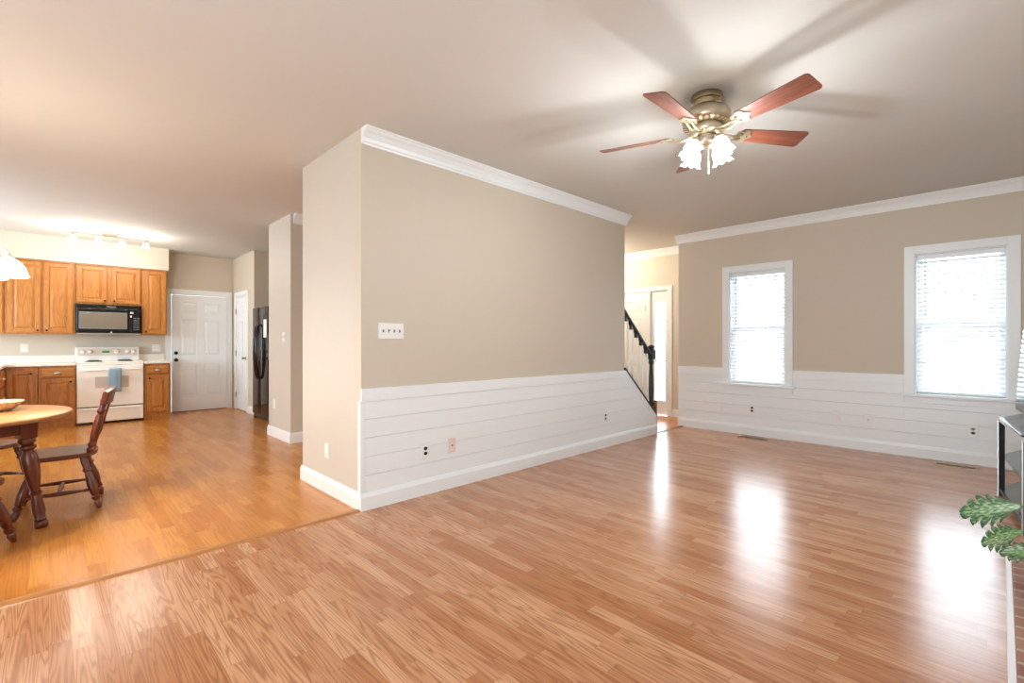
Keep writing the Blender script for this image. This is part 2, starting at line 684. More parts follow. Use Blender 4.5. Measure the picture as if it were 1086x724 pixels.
b = new()
prism(b, [(XA - .028, 0), (XA - .018, .011), (XA + .014, .011), (XA + .028, 0)], lambda p, q, t: (p, t, q), YK, YBOX)
trim(b, 'threshold', 0)
b = new()
prism(b, [(XA - .03, 0), (XA - .018, .009), (XA + .014, .009), (XA + .026, 0)], lambda p, q, t: (p, t, q), 5.80, YB + .03)
trim(b, 'brown', 0)

# baseboards -------------------------------------------------------
BP = [(0, 0), (.016, 0), (.016, .095), (.011, .108), (.007, .122), (0, .124)]


def base_y(name, x, y0, y1, sgn):      # runs along Y, face towards sgn*x
    b = new()
    prism(b, [(x + sgn * p, q) for p, q in BP], lambda p, q, t: (p, t, q), y0, y1)
    struct(name, b, M['white'])


def base_x(name, y, x0, x1, sgn):
    b = new()
    prism(b, [(y + sgn * p, q) for p, q in BP], lambda p, q, t: (t, p, q), x0, x1)
    struct(name, b, M['white'])


base_y('baseboard_long_wall', XA + .012, YBOX - .016, 5.775, 1)
base_x('baseboard_window_side', YB - .012, -3.265, XC, -1)
base_x('baseboard_stair_block', YBOX, XBOX - .016, XA + .012, -1)
base_y('baseboard_hall_side', XBOX, YBOX, 4.2, -1)
base_x('baseboard_hall_pier', 2.07, -6.716, -5.901, -1)
base_y('baseboard_hall_pier_side', -5.917, 2.07, 5.9, 1)
base_y('baseboard_fridge_side', -6.70, 2.07, 3.2, -1)
base_x('baseboard_pantry', 2.45, -8.96, -8.654, -1)
base_y('baseboard_niche', -8.67, 2.45, 3.2, 1)
base_x('baseboard_foyer', YF, -3.72, -3.265, -1)
base_y('baseboard_fireplace_side', XC, 3.9, YB - .03, -1)

# crown mouldings --------------------------------------------------
CP = [(0, -.112), (.010, -.112), (.014, -.098), (.022, -.092), (.030, -.070), (.052, -.040), (.070, -.028), (.078, -.016), (.088, -.012), (.088, 0), (0, 0)]


def crown_y(name, x, y0, y1, sgn):
    b = new()
    prism(b, [(x + sgn * p, H + q) for p, q in CP], lambda p, q, t: (p, t, q), y0, y1)
    struct(name, b, M['white'])


def crown_x(name, y, x0, x1, sgn):
    b = new()
    prism(b, [(y + sgn * p, H + q) for p, q in CP], lambda p, q, t: (t, p, q), x0, x1)
    struct(name, b, M['white'])


crown_y('trim_101', XA, YBOX, 5.06, 1)
crown_x('trim_102', YB, -3.29, XC, -1)
crown_x('trim_103', YF, -6.4, -3.265, -1)
crown_y('trim_104', -5.917, 2.10, 5.9, 1)
crown_y('trim_105', XC, YK, YB, -1)

# wainscot: horizontal boards with grooves, cap rail ----------------
GR = [.245, .38, .515, .65]


def slope_y(z):     # y of the sloped stair edge at height z
    return 5.03 + (.865 - z) * (5.775 - 5.03) / (.865 - .235)


b = new()
zs = [0.02] + GR + [.778]
for i in range(5):
    z0, z1 = zs[i] + (.0009 if i else 0), zs[i + 1] - .0009
    y1a, y1b = min(5.775, slope_y(z0)), min(5.775, slope_y(z1))
    if z0 < .235 < z1:
        prism(b, [(YBOX, z0), (5.775, z0), (5.775, .235), (y1b, z1), (YBOX, z1)], YZ, XA, XA + .012)
    else:
        prism(b, [(YBOX, z0), (y1a, z0), (y1b, z1), (YBOX, z1)], YZ, XA, XA + .012)
trim(b, 'white', .001)
b = new()
prism(b, [(YBOX - .006, .778), (slope_y(.778) - .03, .778), (5.03, .862), (YBOX - .006, .872)], YZ, XA, XA + .019)
trim(b)
trim(box(new(), XA - .025, XA + .016, YBOX - .014, YBOX + .02, .124, .778))      # corner board
# sloped skirt board along the stairs, black cap
b = new()
d = Vector((5.775 - 5.03, .235 - .865)).normalized()
nrm = Vector((-d.y, d.x))
p0, p1 = Vector((5.03, .865)), Vector((5.775, .235))
prism(b, [tuple(p0 - nrm * .055), tuple(p0), tuple(p1), tuple(p1 - nrm * .055)], YZ, XA, XA + .017)
trim(b)
b = new()
prism(b, [tuple(p0 - d * .03), tuple(p0 - d * .03 + nrm * .02), tuple(p1 + nrm * .02), tuple(p1)], YZ, XA - .115, XA + .024)
trim(b, 'newel', .003)

b = new()
for i in range(5):
    z0, z1 = zs[i] + (.0009 if i else 0), zs[i + 1] - .0009
    ops = [(-2.632, -1.781, .57, 1), (-.724, .131, .57, 1)]
    def put(bm, a, b_, c, dd):
        box(bm, a, b_, YB - .012, YB, c, dd)
    holes(b, -3.265, XC, z0, z1, ops, put)
trim(b, 'white', .001)
for x0, x1 in ((-3.265, -2.63), (-1.783, -.722), (.13, XC)):
    trim(box(new(), x0, x1, YB - .02, YB, .765, .862))


# ------------------------------------------------------------------ windows
def window(n, x0, x1):
    zc0, zc1 = WZ
    cw = .086
    fr = new()
    box(fr, x0 - cw, x0, YB - .022, YB, zc0, zc1 + cw)
    box(fr, x1, x1 + cw, YB - .022, YB, zc0, zc1 + cw)
    box(fr, x0, x1, YB - .022, YB, zc1, zc1 + cw)
    # inner reveal
    box(fr, x0, x0 + .012, YB, YB + .14, zc0, zc1)
    box(fr, x1 - .012, x1, YB, YB + .14, zc0, zc1)
    box(fr, x0 + .012, x1 - .012, YB, YB + .14, zc1 - .012, zc1)
    w = struct('window_%d' % n, fr, M['white'], bevel=.002)
    s = new()
    box(s, x0 - cw - .03, x1 + cw + .03, YB - .055, YB, zc0 - .028, zc0)
    box(s, x0 - cw, x1 + cw, YB - .02, YB, zc0 - .095, zc0 - .028)
    box(s, x0 + .012, x1 - .012, YB, YB + .14, zc0 - .02, zc0 + .006)
    obj('window_sill', s, M['white'], w, bevel=.003)
    a, c = x0 + .012, x1 - .012
    mid = 1.385
    for (nm, yy, za, zb) in (('upper_sash', YB + .105, mid - .02, zc1 - .012), ('lower_sash', YB + .075, zc0 + .006, mid + .02)):
        sb = new()
        holes(sb, a, c, za, zb, [(a + .04, c - .04, za + .04, zb - .035)], lambda bm, p, q, r, t: box(bm, p, q, yy, yy + .028, r, t))
        so = obj(nm, sb, M['vinyl'], w, bevel=.002)
        g = new()
        for k in (1, 2):
            xx = a + (c - a) * k / 3
            box(g, xx - .005, xx + .005, yy + .010, yy + .020, za + .04, zb - .035)
        zz = (za + zb) / 2
        box(g, a + .04, c - .04, yy + .0102, yy + .0198, zz - .005, zz + .005)
        obj('grille', g, M['vinyl'], so)
        obj('pane', box(new(), a + .04, c - .04, yy + .012, yy + .017, za + .04, zb - .035), M['glass'], so)
    return w


window(1, *W1)
window(2, *W2)


def blind(x0, x1, label, group='white horizontal blinds in the window wall'):
    xm = (x0 + x1) / 2
    hw = (x1 - x0) / 2 - .016
    t = thing('window_blind', label, 'blind', (xm, YB + .04, 0), 0, group)
    obj('headrail', box(new(), -hw, hw, -.025, .025, WZ[1] - .058, WZ[1] - .013), M['vinyl'], t, bevel=.003)
    s = new()
    z = WZ[1] - .085
    a = math.radians(38)
    while z > WZ[0] + .05:
        poly = []
        for k in range(5):
            q = -.024 + .012 * k
            cz = .0035 * (1 - (q / .024) ** 2)
            poly.append((q * math.cos(a), z + q * math.sin(a) + cz))
        low = [(p, r - .0022) for p, r in poly[::-1]]
        prism(s, poly + low, YZ, -hw, hw)
        z -= .0455
    obj('slats', s, M['slat'], t)
    obj('bottom_rail', box(new(), -hw, hw, -.024, .024, WZ[0] + .012, WZ[0] + .036), M['vinyl'], t, bevel=.003)
    for xx in (-hw + .10, hw - .10):
        obj('ladder_cord', tube(tube(new(), [(xx, -.027, WZ[0] + .03), (xx, -.027, WZ[1] - .05)], .0012, 5), [(xx, .027, WZ[0] + .03), (xx, .027, WZ[1] - .05)], .0012, 5), M['vinyl'], t)
    obj('tilt_wand', tube(new(), [(-hw + .065, -.034, WZ[1] - .06), (-hw + .065, -.036, 1.44)], .004, 6), M['cord'], t, smooth=True)
    return t


blind(*W1, 'white horizontal blind in the narrow window nearer the front door')
blind(*W2, 'white horizontal blind in the right-hand window beside the television')

# frames of the unseen rear windows, added for fill daylight
def rear_fill_frame(n, x0, x1, z0, z1):
    b_ = new()
    xm = (x0 + x1) / 2
    for xx in (x0, xm - .02, x1 - .04):
        box(b_, xx, xx + .04, YK - .12, YK, z0, z1)
    box(b_, x0 + .04, x1 - .04, YK - .119, YK, z1 - .04, z1)
    box(b_, x0 + .04, x1 - .04, YK - .119, YK, z0, z0 + .06)
    struct('window_%d' % n, b_, M['white'])


rear_fill_frame(3, -2.0, .4, .3, 2.0)
rear_fill_frame(4, -9.3, -6.7, .95, 2.2)


# ------------------------------------------------------------------ doors
def leaf(bm, w, h, t, cells, rec=.013, inset=.034, z0=0, x0=0):
    """panelled leaf in local X/Z, front at y=-t, back at y=0"""
    holes(bm, x0, x0 + w, z0, z0 + h, cells, lambda b_, p, q, r, s: box(b_, p, q, -t, 0, r, s))
    for c in cells:
        box(bm, c[0], c[1], -t + rec, 0, c[2], c[3])
        e = .006
        frustum(bm, (c[0] + e, c[1] - e, c[2] + e, c[3] - e),
                (c[0] + e + inset, c[1] - e - inset, c[2] + e + inset, c[3] - e - inset), -t + rec, -t + rec * .15)
    return bm


def six(w, h, inset=.02):
    c = [(.15 * w, .44 * w), (.58 * w, .87 * w)]
    z = [(.13 * h, .405 * h), (.48 * h, .785 * h), (.845 * h, .94 * h)]
    return [(a, b_, p, q) for a, b_ in c for p, q in z]


def knob(parent, x, z, y, m, name='door_knob', r=.027):
    b_ = new()
    turned(b_, (x, y, z), (x, y - .062, z), [(0, .03), (.1, .03), (.13, .012), (.5, .010), (.58, r * .7), (.75, r), (.92, r * .8), (1, r * .3)], 16)
    obj(name, b_, m, parent, smooth=True)


def hinges(parent, x, y, zs_, m=None):
    for z in zs_:
        b_ = new()
        turned(b_, (x, y - .006, z - .045), (x, y - .006, z + .045), [(0, .007), (1, .007)], 8)
        box(b_, x - .016, x + .016, y - .003, y, z - .043, z + .043)
        obj('hinge', b_, m or M['hinge'], parent)


# kitchen exterior door: wall faces +x
d1 = new()
dw, dh = .83, 2.015
leaf(d1, dw, dh, .04, six(dw, dh))
dr = obj('door_1', d1, M['white'], bevel=.0015)
dr['kind'] = 'structure'
dr.location = (XK - .032, 1.512, .012)
dr.rotation_euler = (0, 0, PI / 2)
knob(dr, .062, .89, -.04, M['dark_metal'])
bb = new()
turned(bb, (.062, -.04, 1.01), (.062, -.062, 1.01), [(0, .03), (.6, .028), (1, .02)], 16)
obj('deadbolt', bb, M['dark_metal'], dr, smooth=True)
hinges(dr, dw + .002, -.045, (.3, 1.0, 1.75), M['plate'])
b = new()
box(b, XK, XK + .02, 1.425, 1.502, 0, 2.125)
box(b, XK, XK + .02, 2.352, 2.43, 0, 2.125)
box(b, XK, XK + .0198, 1.502, 2.352, 2.045, 2.125)
box(b, XK - .1, XK, 1.50, 1.508, 0, 2.04)
box(b, XK - .1, XK, 2.345, 2.36, 0, 2.04)
box(b, XK - .1, XK, 1.508, 2.345, 2.03, 2.04)
trim(b)
trim(box(new(), XK - .1, XK + .02, 1.508, 2.345, 0, .012), 'brown')

# pantry door in wall y=2.45
d2 = new()
dw2, dh2 = .62, 1.99
cells = [(.14 * dw2, .43 * dw2, .13 * dh2, .405 * dh2), (.14 * dw2, .43 * dw2, .48 * dh2, .785 * dh2), (.14 * dw2, .43 * dw2, .845 * dh2, .94 * dh2),
         (.57 * dw2, .86 * dw2, .13 * dh2, .405 * dh2), (.57 * dw2, .86 * dw2, .48 * dh2, .785 * dh2), (.57 * dw2, .86 * dw2, .845 * dh2, .94 * dh2)]
leaf(d2, dw2, dh2, .035, cells)
dr = obj('door_2', d2, M['white'], bevel=.0015)
dr['kind'] = 'structure'
dr.location = (-9.675, 2.478, .012)
knob(dr, dw2 - .06, .92, -.035, M['hinge'], r=.025)
hinges(dr, -.004, -.04, (.25, 1.0, 1.75))
b = new()
box(b, -9.775, -9.70, 2.43, 2.45, 0, 2.105)
box(b, -9.03, -8.955, 2.43, 2.45, 0, 2.105)
box(b, -9.70, -9.03, 2.4302, 2.45, 2.03, 2.105)
box(b, -9.70, -9.68, 2.45, 2.55, 0, 2.03)
box(b, -9.05, -9.03, 2.45, 2.55, 0, 2.03)
box(b, -9.68, -9.05, 2.45, 2.55, 2.01, 2.03)
trim(b)

# front door and sidelight
d3 = new()
dw3, dh3 = .90, 2.01
leaf(d3, dw3, dh3, .045, six(dw3, dh3))
dr = obj('door_3', d3, M['white'], bevel=.0015)
dr['kind'] = 'structure'
dr.location = (-5.10, YF + .06, .015)
knob(dr, .07, .93, -.045, M['hinge'])
hinges(dr, dw3 + .005, -.05, (.25, 1.0, 1.77))
b = new()
box(b, -5.215, -5.13, YF - .02, YF, 0, 2.135)
box(b, -3.80, -3.722, YF - .02, YF, 0, 2.135)
box(b, -5.13, -3.80, YF - .0198, YF, 2.06, 2.135)
box(b, -5.13, -5.105, YF, YF + .14, 0, 2.06)
box(b, -4.19, -4.115, YF - .012, YF + .14, 0, 2.06)
box(b, -3.81, -3.80, YF, YF + .14, 0, 2.06)
box(b, -5.105, -4.19, YF, YF + .14, 2.03, 2.06)
trim(b)
b = new()
gx0, gx1, gz0, gz1 = -4.041, -3.856, .243, 1.885
holes(b, -4.115, -3.81, 0, 2.06, [(gx0, gx1, gz0, gz1)], lambda bm, p, q, r, t: box(bm, p, q, YF + .02, YF + .065, r, t))
w5 = struct('window_5', b, M['white'], bevel=.002)
obj('pane', box(new(), gx0, gx1, YF + .04, YF + .045, gz0, gz1), M['glass'], w5)
b = new()
for k in range(1, 5):
    zz = gz0 + (gz1 - gz0) * k / 5
    box(b, gx0, gx1, YF + .03, YF + .05, zz - .012, zz + .012)
obj('grille', b, M['vinyl'], w5)

# door casing on the hall pier
b = new()
box(b, -5.917, -5.899, 2.30, 2.375, 0, 2.1)
box(b, -5.917, -5.899, 3.20, 3.275, 0, 2.1)
box(b, -5.917, -5.8992, 2.375, 3.20, 2.025, 2.1)
trim(b)


# ------------------------------------------------------------------ staircase and balustrade
st = new()
rise, going = .19, .235
for k in range(12):
    y1 = 5.79 - going * k
    box(st, XBOX + .11, XA - .115, 1.9 if k > 9 else y1 - going, y1, max(0, rise * k - .3), rise * (k + 1) - .03)
o = struct('stair_flight', st, M['white'])
for k in range(12):
    y1 = 5.79 - going * k
    obj('stair_tread', box(new(), XBOX + .111, XA - .116, y1 - going, y1 + .025, rise * (k + 1) - .03, rise * (k + 1)), M['brown'], o, bevel=.006)

bal = thing('stair_balustrade', 'black handrail and newel post with white balusters at the foot of the stairs', 'railing', (XA - .05, 5.03, 0), 0)


def yl(y):
    return y - 5.03


b = new()
nx, ny = .0, yl(5.745)
box(b, nx - .042, nx + .042, ny - .042, ny + .042, .26, .36)
box(b, nx - .045, nx + .045, ny - .045, ny + .045, .98, 1.10)
turned(b, (nx, ny, .36), (nx, ny, .98), [(0, .028), (.03, .040), (.06, .040), (.09, .026), (.3, .033), (.6, .030), (.88, .022), (.92, .034), (.95, .034), (1, .028)], 16)
turned(b, (nx, ny, 1.10), (nx, ny, 1.175), [(0, .040), (.15, .048), (.3, .026), (.5, .040), (.8, .038), (1, .012)], 16)
obj('newel_post', b, M['newel'], bal, bevel=.003, smooth=True)
obj('newel_foot', box(new(), nx - .05, nx + .05, ny - .035, ny + .065, .0, .26), M['newel'], bal, bevel=.004)
obj('newel_block', box(new(), nx - .046, nx + .0475, ny + .045, ny + .075, .19, .43), M['brown'], bal, bevel=.006, label='brown wooden block on the newel')
sl = -(.865 - .235) / (5.775 - 5.03)
zr0 = 1.64                      # rail height at y=5.03
zr1 = 1.06
srail = (zr1 - zr0) / (5.70 - 5.03)
b = new()
ys, ye = -.9, ny - .03
prof = [(-.03, -.028), (.03, -.028), (.034, -.004), (.024, .022), (-.024, .022), (-.034, -.004)]
prism(b, prof, lambda p, q, t: (p, t, zr0 + srail * t + q), ys, ye)
obj('handrail', b, M['newel'], bal, bevel=.004)
for k in range(9):
    y = ny - .10 - k * .1175
    zb = .885 + sl * y if y > -.0 else .885 + sl * y
    zt = zr0 + srail * y - .03
    b = new()
    box(b, -.015, .015, y - .015, y + .015, zb, zb + .16)
    turned(b, (0, y, zb + .16), (0, y, zt), [(0, .011), (.03, .016), (.07, .010), (.2, .015), (.6, .011), (1, .009)], 10)
    obj('baluster', b, M['white'], bal)
    b = new()
    box(b, -.018, .018, y - .055, y - .012, zt - .018, zt + .045)
    obj('rail_fillet', b, M['newel'], bal)


# ------------------------------------------------------------------ kitchen cabinets
def raised_door(parent, x0, x1, z0, z1, y, knob_at=None, name='cabinet_door'):
    b_ = new()
    fw = .055
    leaf(b_, x1 - x0, z1 - z0, .02, [(fw, x1 - x0 - fw, fw, z1 - z0 - fw)], rec=.010, inset=.028)
    dd = obj(name, b_, M['cab'], parent, bevel=.003)
    dd.location = (x0, y, z0)
    if knob_at:
        kx, kz = knob_at
        k = new()
        turned(k, (kx - x0, -.02, kz - z0), (kx - x0, -.046, kz - z0), [(0, .009), (.3, .006), (.5, .012), (.8, .014), (1, .006)], 12)
        obj('knob', k, M['dark_metal'], dd, smooth=True)
    return dd


def drawer(parent, x0, x1, z0, z1, y):
    b_ = new()
    leaf(b_, x1 - x0, z1 - z0, .02, [], rec=.01)
    frustum(b_, (.0, x1 - x0, 0, z1 - z0), (.012, x1 - x0 - .012, .012, z1 - z0 - .012), -.02, -.026)
    dd = obj('drawer', b_, M['cab_h'], parent, bevel=.002)
    dd.location = (x0, y, z0)
    xm, zm = (x1 - x0) / 2, (z1 - z0) / 2
    k = new()
    # cup pull: half dome
    n = 12
    rows = []
    for i in range(5):
        ph = PI / 2 * i / 4
        rows.append([k.verts.new((xm + .042 * math.cos(PI * j / n) * math.cos(ph) if i < 4 else xm, -.026 - .022 * math.sin(ph), zm - .012 + .026 * math.sin(PI * j / n) * math.cos(ph * .6))) for j in range(n + 1)])
    for r0, r1 in zip(rows, rows[1:]):
        for j in range(n):
            k.faces.new((r0[j], r0[j + 1], r1[j + 1], r1[j]))
    bmesh.ops.remove_doubles(k, verts=k.verts, dist=.0004)
    obj('cup_pull', k, M['nickel'], dd, smooth=True, solid=.003)
    return dd


def carcass(parent, x0, x1, z0, z1, depth, doors_open=(), toe=False):
    b_ = new()
    box(b_, x0, x1, 0, depth, z0 + (.09 if toe else 0), z1)
    if toe:
        box(b_, x0, x1, .012, depth, 0, .09)
    return obj('cabinet_body', b_, M['cab'], parent, bevel=.002)


FX = -9.60          # face of the uppers
FB = -9.30          # face of the base cabinets


def ucab(y0, y1, z0, label, doors):
    t = thing('wall_cabinet', label, 'cabinet', (FX, y0, 0), PI / 2, 'oak wall cabinets')
    carcass(t, 0.001, y1 - y0 - .001, z0, 2.383, -XK + FX - .01)
    obj('top_moulding', box(new(), 0.001, y1 - y0 - .001, -.022, 0, 2.362, 2.383), M['cab_h'], t, bevel=.003)
    for (a, c, ks) in doors:
        raised_door(t, a - y0, c - y0, z0 + .025, 2.355, 0, (ks - y0, z0 + .055) if ks is not None else None)
    return t


ucab(-1.20, -.44, 1.325, 'tall oak wall cabinet at the left photo edge, behind the hanging glass shade', [(-1.17, -.83, -.86), (-.80, -.455, -.77)])
ucab(-.44, .283, 1.325, 'wide oak wall cabinet with two tall doors left of the black microwave', [(-.41, -.085, -.115), (-.05, .255, -.02)])
ucab(.287, 1.063, 1.785, 'short oak wall cabinet with two small doors above the microwave', [(.305, .640, .615), (.70, 1.045, .725)])
ucab(1.067, 1.397, 1.325, 'narrow oak wall cabinet with one tall door right of the microwave', [(1.10, 1.38, 1.12)])


def bcab(y0, y1, label, door=None, dk=None, drw=None, dtop=.82):
    t = thing('base_cabinet', label, 'cabinet', (FB, y0, 0), PI / 2, 'oak base cabinets')
    carcass(t, .001, y1 - y0 - .001, 0, .868, -XK + FB - .01, toe=True)
    if drw:
        drawer(t, drw[0] - y0, drw[1] - y0, .715, .835, 0)
        dtop = .69
    if door:
        raised_door(t, door[0] - y0, door[1] - y0, .12, dtop, 0, (dk - y0, dtop - .045))
    return t


bcab(-.80, -.108, 'oak base cabinet with one full height door and no drawer, in the counter corner', (-.405, -.145, 0), -.175)
bcab(-.104, .283, 'oak base cabinet with a drawer above its door, left of the white range', (-.075, .262, 0), .225, (-.075, .262))
bcab(1.064, 1.395, 'small oak base cabinet with a drawer between the range and the back door', (1.095, 1.375, 0), 1.13, (1.095, 1.375))
# return leg of the counter run (drawer bank facing +y)
t = thing('drawer_cabinet', 'oak drawer bank turned out from the counter corner at the left photo edge', 'cabinet', (-8.55, -.445, 0), PI, 'oak base cabinets')
b = new()
box(b, 0.001, .72, 0, .6, .09, .868)
box(b, 0.001, .72, .012, .6, 0, .09)
obj('cabinet_body', b, M['cab'], t)
for z0, z1 in ((.12, .35), (.38, .60), (.63, .84)):
    drawer(t, .03, .69, z0, z1, 0)

# worktops
b = new()
prism(b, [(XK + .01, -1.6), (-8.5, -1.6), (-8.5, -.41), (-9.16, -.41), (-9.20, -.405), (-9.25, -.37), (-9.265, -.33), (-9.268, .284), (XK + .01, .284)], XY, .871, .909)
t = tag(obj('kitchen_worktop', b, M['counter'], bevel=.008, segs=3), 'white worktop with a rounded inner corner, left of the range', 'countertop')
b = new()
box(b, XK + .009, XK + .03, -2.2, .284, .9095, 1.012)
obj('backsplash_lip', b, M['counter'], t, bevel=.004)
b = new()
box(b, XK + .01, -9.268, 1.061, 1.41, .871, .909)
t = tag(obj('kitchen_worktop', b, M['counter'], bevel=.008, segs=3), 'small white worktop right of the range, beside the back door', 'countertop')
obj('backsplash_lip', box(new(), XK + .009, XK + .03, 1.061, 1.41, .9095, 1.012), M['counter'], t, bevel=.004)

# ------------------------------------------------------------------ range
t = thing('kitchen_range', 'white freestanding electric range with a towel on its oven handle', 'stove', (-9.29, .288, 0), PI / 2)
w = .768
b = new()
box(b, .002, w - .002, .0, .61, .03, .895)
obj('body', b, M['enamel'], t, bevel=.004)
obj('kick_plate', box(new(), .01, w - .01, .02, .06, 0, .03), M['black'], t)
obj('cooktop', box(new(), -.0, w, -.02, .60, .897, .917), M['enamel'], t, bevel=.006)
for (bx, by, r) in ((.2, .15, .095), (.57, .15, .075), (.2, .42, .075), (.57, .42, .095)):
    b = new()
    turned(b, (bx, by, .917), (bx, by, .922), [(0, r + .012), (1, r + .012)], 28)
    br = obj('drip_bowl', b, M['coil'], t)
    b = new()
    pts = []
    for k in range(70):
        a = k * .30
        rr = .018 + (r - .02) * k / 69
        pts.append((bx + rr * math.cos(a), by + rr * math.sin(a), .929))
    tube(b, pts, .0045, 6)
    obj('heating_coil', b, M['coil'], br, smooth=True)
b = new()
prism(b, [(.54, .917), (.525, .97), (.53, .985), (.545, 1.125), (.56, 1.135), (.61, 1.135), (.61, .917)], YZ, .0, w)
bg_ = obj('backguard', b, M['enamel'], t, bevel=.004)
b = new()
prism(b, [(.528, 1.0), (.542, 1.115), (.538, 1.115), (.524, 1.0)], YZ, .03, w - .03)
obj('control_strip', b, M['ivory'], bg_)
obj('clock', box(new(), .31, .40, .524, .536, 1.04, 1.075), M['display'], bg_)
for kx in (.085, .165, .49, .62, .69):
    b = new()
    turned(b, (kx, .532, 1.06), (kx, .502, 1.063), [(0, .030), (.3, .028), (.8, .022), (1, .018)], 16)
    obj('control_knob', b, M['enamel'], bg_, smooth=True)
# oven door
b = new()
box(b, .004, w - .004, -.035, -.002, .262, .868)
od = obj('oven_door', b, M['enamel'], t, bevel=.008)
obj('oven_window', box(new(), .20, .585, -.038, -.034, .535, .70), M['oven_glass'], od, bevel=.001)
b = new()
tube(b, [(.05, -.03, .80), (.05, -.075, .80), (.08, -.085, .80), (w - .08, -.085, .80), (w - .05, -.075, .80), (w - .05, -.03, .80)], .013, 10)
obj('oven_handle', b, M['enamel'], od, smooth=True)
obj('door_top_trim', box(new(), .004, w - .004, -.02, 0, .872, .895), M['enamel'], t, bevel=.003)
obj('vent_gap', box(new(), .01, w - .01, -.012, 0, .8685, .8715), M['black'], t)
obj('drawer_gap', box(new(), .006, w - .006, -.015, 0, .249, .261), M['black'], t)
b = new()
box(b, .004, w - .004, -.03, -.001, .04, .248)
sd = obj('storage_drawer', b, M['enamel'], t, bevel=.006)
obj('drawer_pull', box(new(), .06, w - .06, -.045, -.03, .215, .232), M['enamel'], sd, bevel=.005)
obj('leveling_foot', box(new(), .01, w - .01, .001, .02, .0, .04), M['black'], t)

# towel
b = new()
tw = []
ny_ = 14
cols = 9
x0 = .345
prof = [(.052, .62), (.055, .68), (.057, .74), (.062, .79), (.066, .808), (.078, .8185), (.09, .8185), (.1015, .808), (.1045, .79), (.105, .72), (.106, .64), (.107, .56), (.108, .52), (.109, .475)]
rows = []
for j, (yy, zz) in enumerate(prof):
    row = []
    for i in range(cols):
        u = i / (cols - 1)
        fold = .004 * math.sin(u * PI * 3) * (1 if zz < .75 else 0)
        row.append(b.verts.new((x0 + .150 * u + .004 * math.sin(zz * 9), -yy + fold, zz)))
    rows.append(row)
for r0, r1 in zip(rows, rows[1:]):
    for i in range(cols - 1):
        b.faces.new((r0[i], r0[i + 1], r1[i + 1], r1[i]))
tw = obj('dish_towel', b, M['towel'], smooth='all', solid=.005)
tw.location = (-9.29, .288, 0)
tw.rotation_euler = (0, 0, PI / 2)
tag(tw, 'light blue dish towel hanging over the oven door handle', 'towel')

# ------------------------------------------------------------------ microwave
t = thing('microwave', 'black over-the-range microwave mounted above the white range', 'microwave', (-9.56, .290, 0), PI / 2)
w = .766
obj('body', box(new(), .002, w - .002, 0, .355, 1.345, 1.780), M['black_plastic'], t, bevel=.003)
obj('vent_grille', box(new(), .002, w - .002, -.018, -.001, 1.725, 1.778), M['black_plastic'], t, bevel=.004)
b = new()
box(b, .004, .605, -.03, -.001, 1.375, 1.72)
md = obj('microwave_door', b, M['black_plastic'], t, bevel=.005)
obj('door_window', box(new(), .045, .575, -.033, -.029, 1.425, 1.650), M['mw_window'], md, bevel=.002)
obj('window_border', holes(new(), .030, .590, 1.410, 1.665, [(.045, .575, 1.425, 1.650)], lambda bm, p, q, r, s: box(bm, p, q, -.032, -.030, r, s)), M['grey_plug'], md)
cp = obj('control_panel', box(new(), .609, w - .004, -.028, -.001, 1.375, 1.72), M['black_plastic'], t, bevel=.004)
obj('clock_display', box(new(), .625, .668, -.031, -.028, 1.655, 1.680), M['mark'], cp)
for r in range(6):
    for c in range(4):
        obj('key', box(new(), .668 + c * .019, .680 + c * .019, -.0295, -.028, 1.40 + r * .035, 1.415 + r * .035), M['grey_plug'], cp)
obj('start_button', box(new(), .625, .648, -.0305, -.028, 1.595, 1.625), M['mark'], cp)
obj('lower_trim', box(new(), .002, w - .002, -.02, 0, 1.345, 1.372), M['black_plastic'], t, bevel=.002)
obj('underside_lip', box(new(), .002, w - .002, -.022, .33, 1.332, 1.3445), M['nickel'], t)
b = new()
turned(b, (.40, -.020, 1.358), (.40, -.0225, 1.358), [(0, .012), (1, .010)], 16)
obj('round_badge', b, M['mark'], t)


def text(name, s, size, loc, rot, m, parent, ext=.0008):
    cu = bpy.data.curves.new(name, 'FONT')
    cu.body = s
    cu.size = size
    cu.extrude = ext
    cu.align_x = 'CENTER'
    cu.align_y = 'CENTER'
    tmp = bpy.data.objects.new(name, cu)
    C.objects.link(tmp)
    dg = bpy.context.evaluated_depsgraph_get()
    me = bpy.data.meshes.new_from_object(tmp.evaluated_get(dg))
    bpy.data.objects.remove(tmp)
    me.materials.clear()
    me.materials.append(m)
    o_ = bpy.data.objects.new(name, me)
    C.objects.link(o_)
    o_.parent = parent
    o_.location = loc
    o_.rotation_euler = rot
    return o_


text('maker_mark', 'Whirlpool', .026, (.40, -.0195, 1.750), (PI / 2, 0, 0), M['mark'], t)

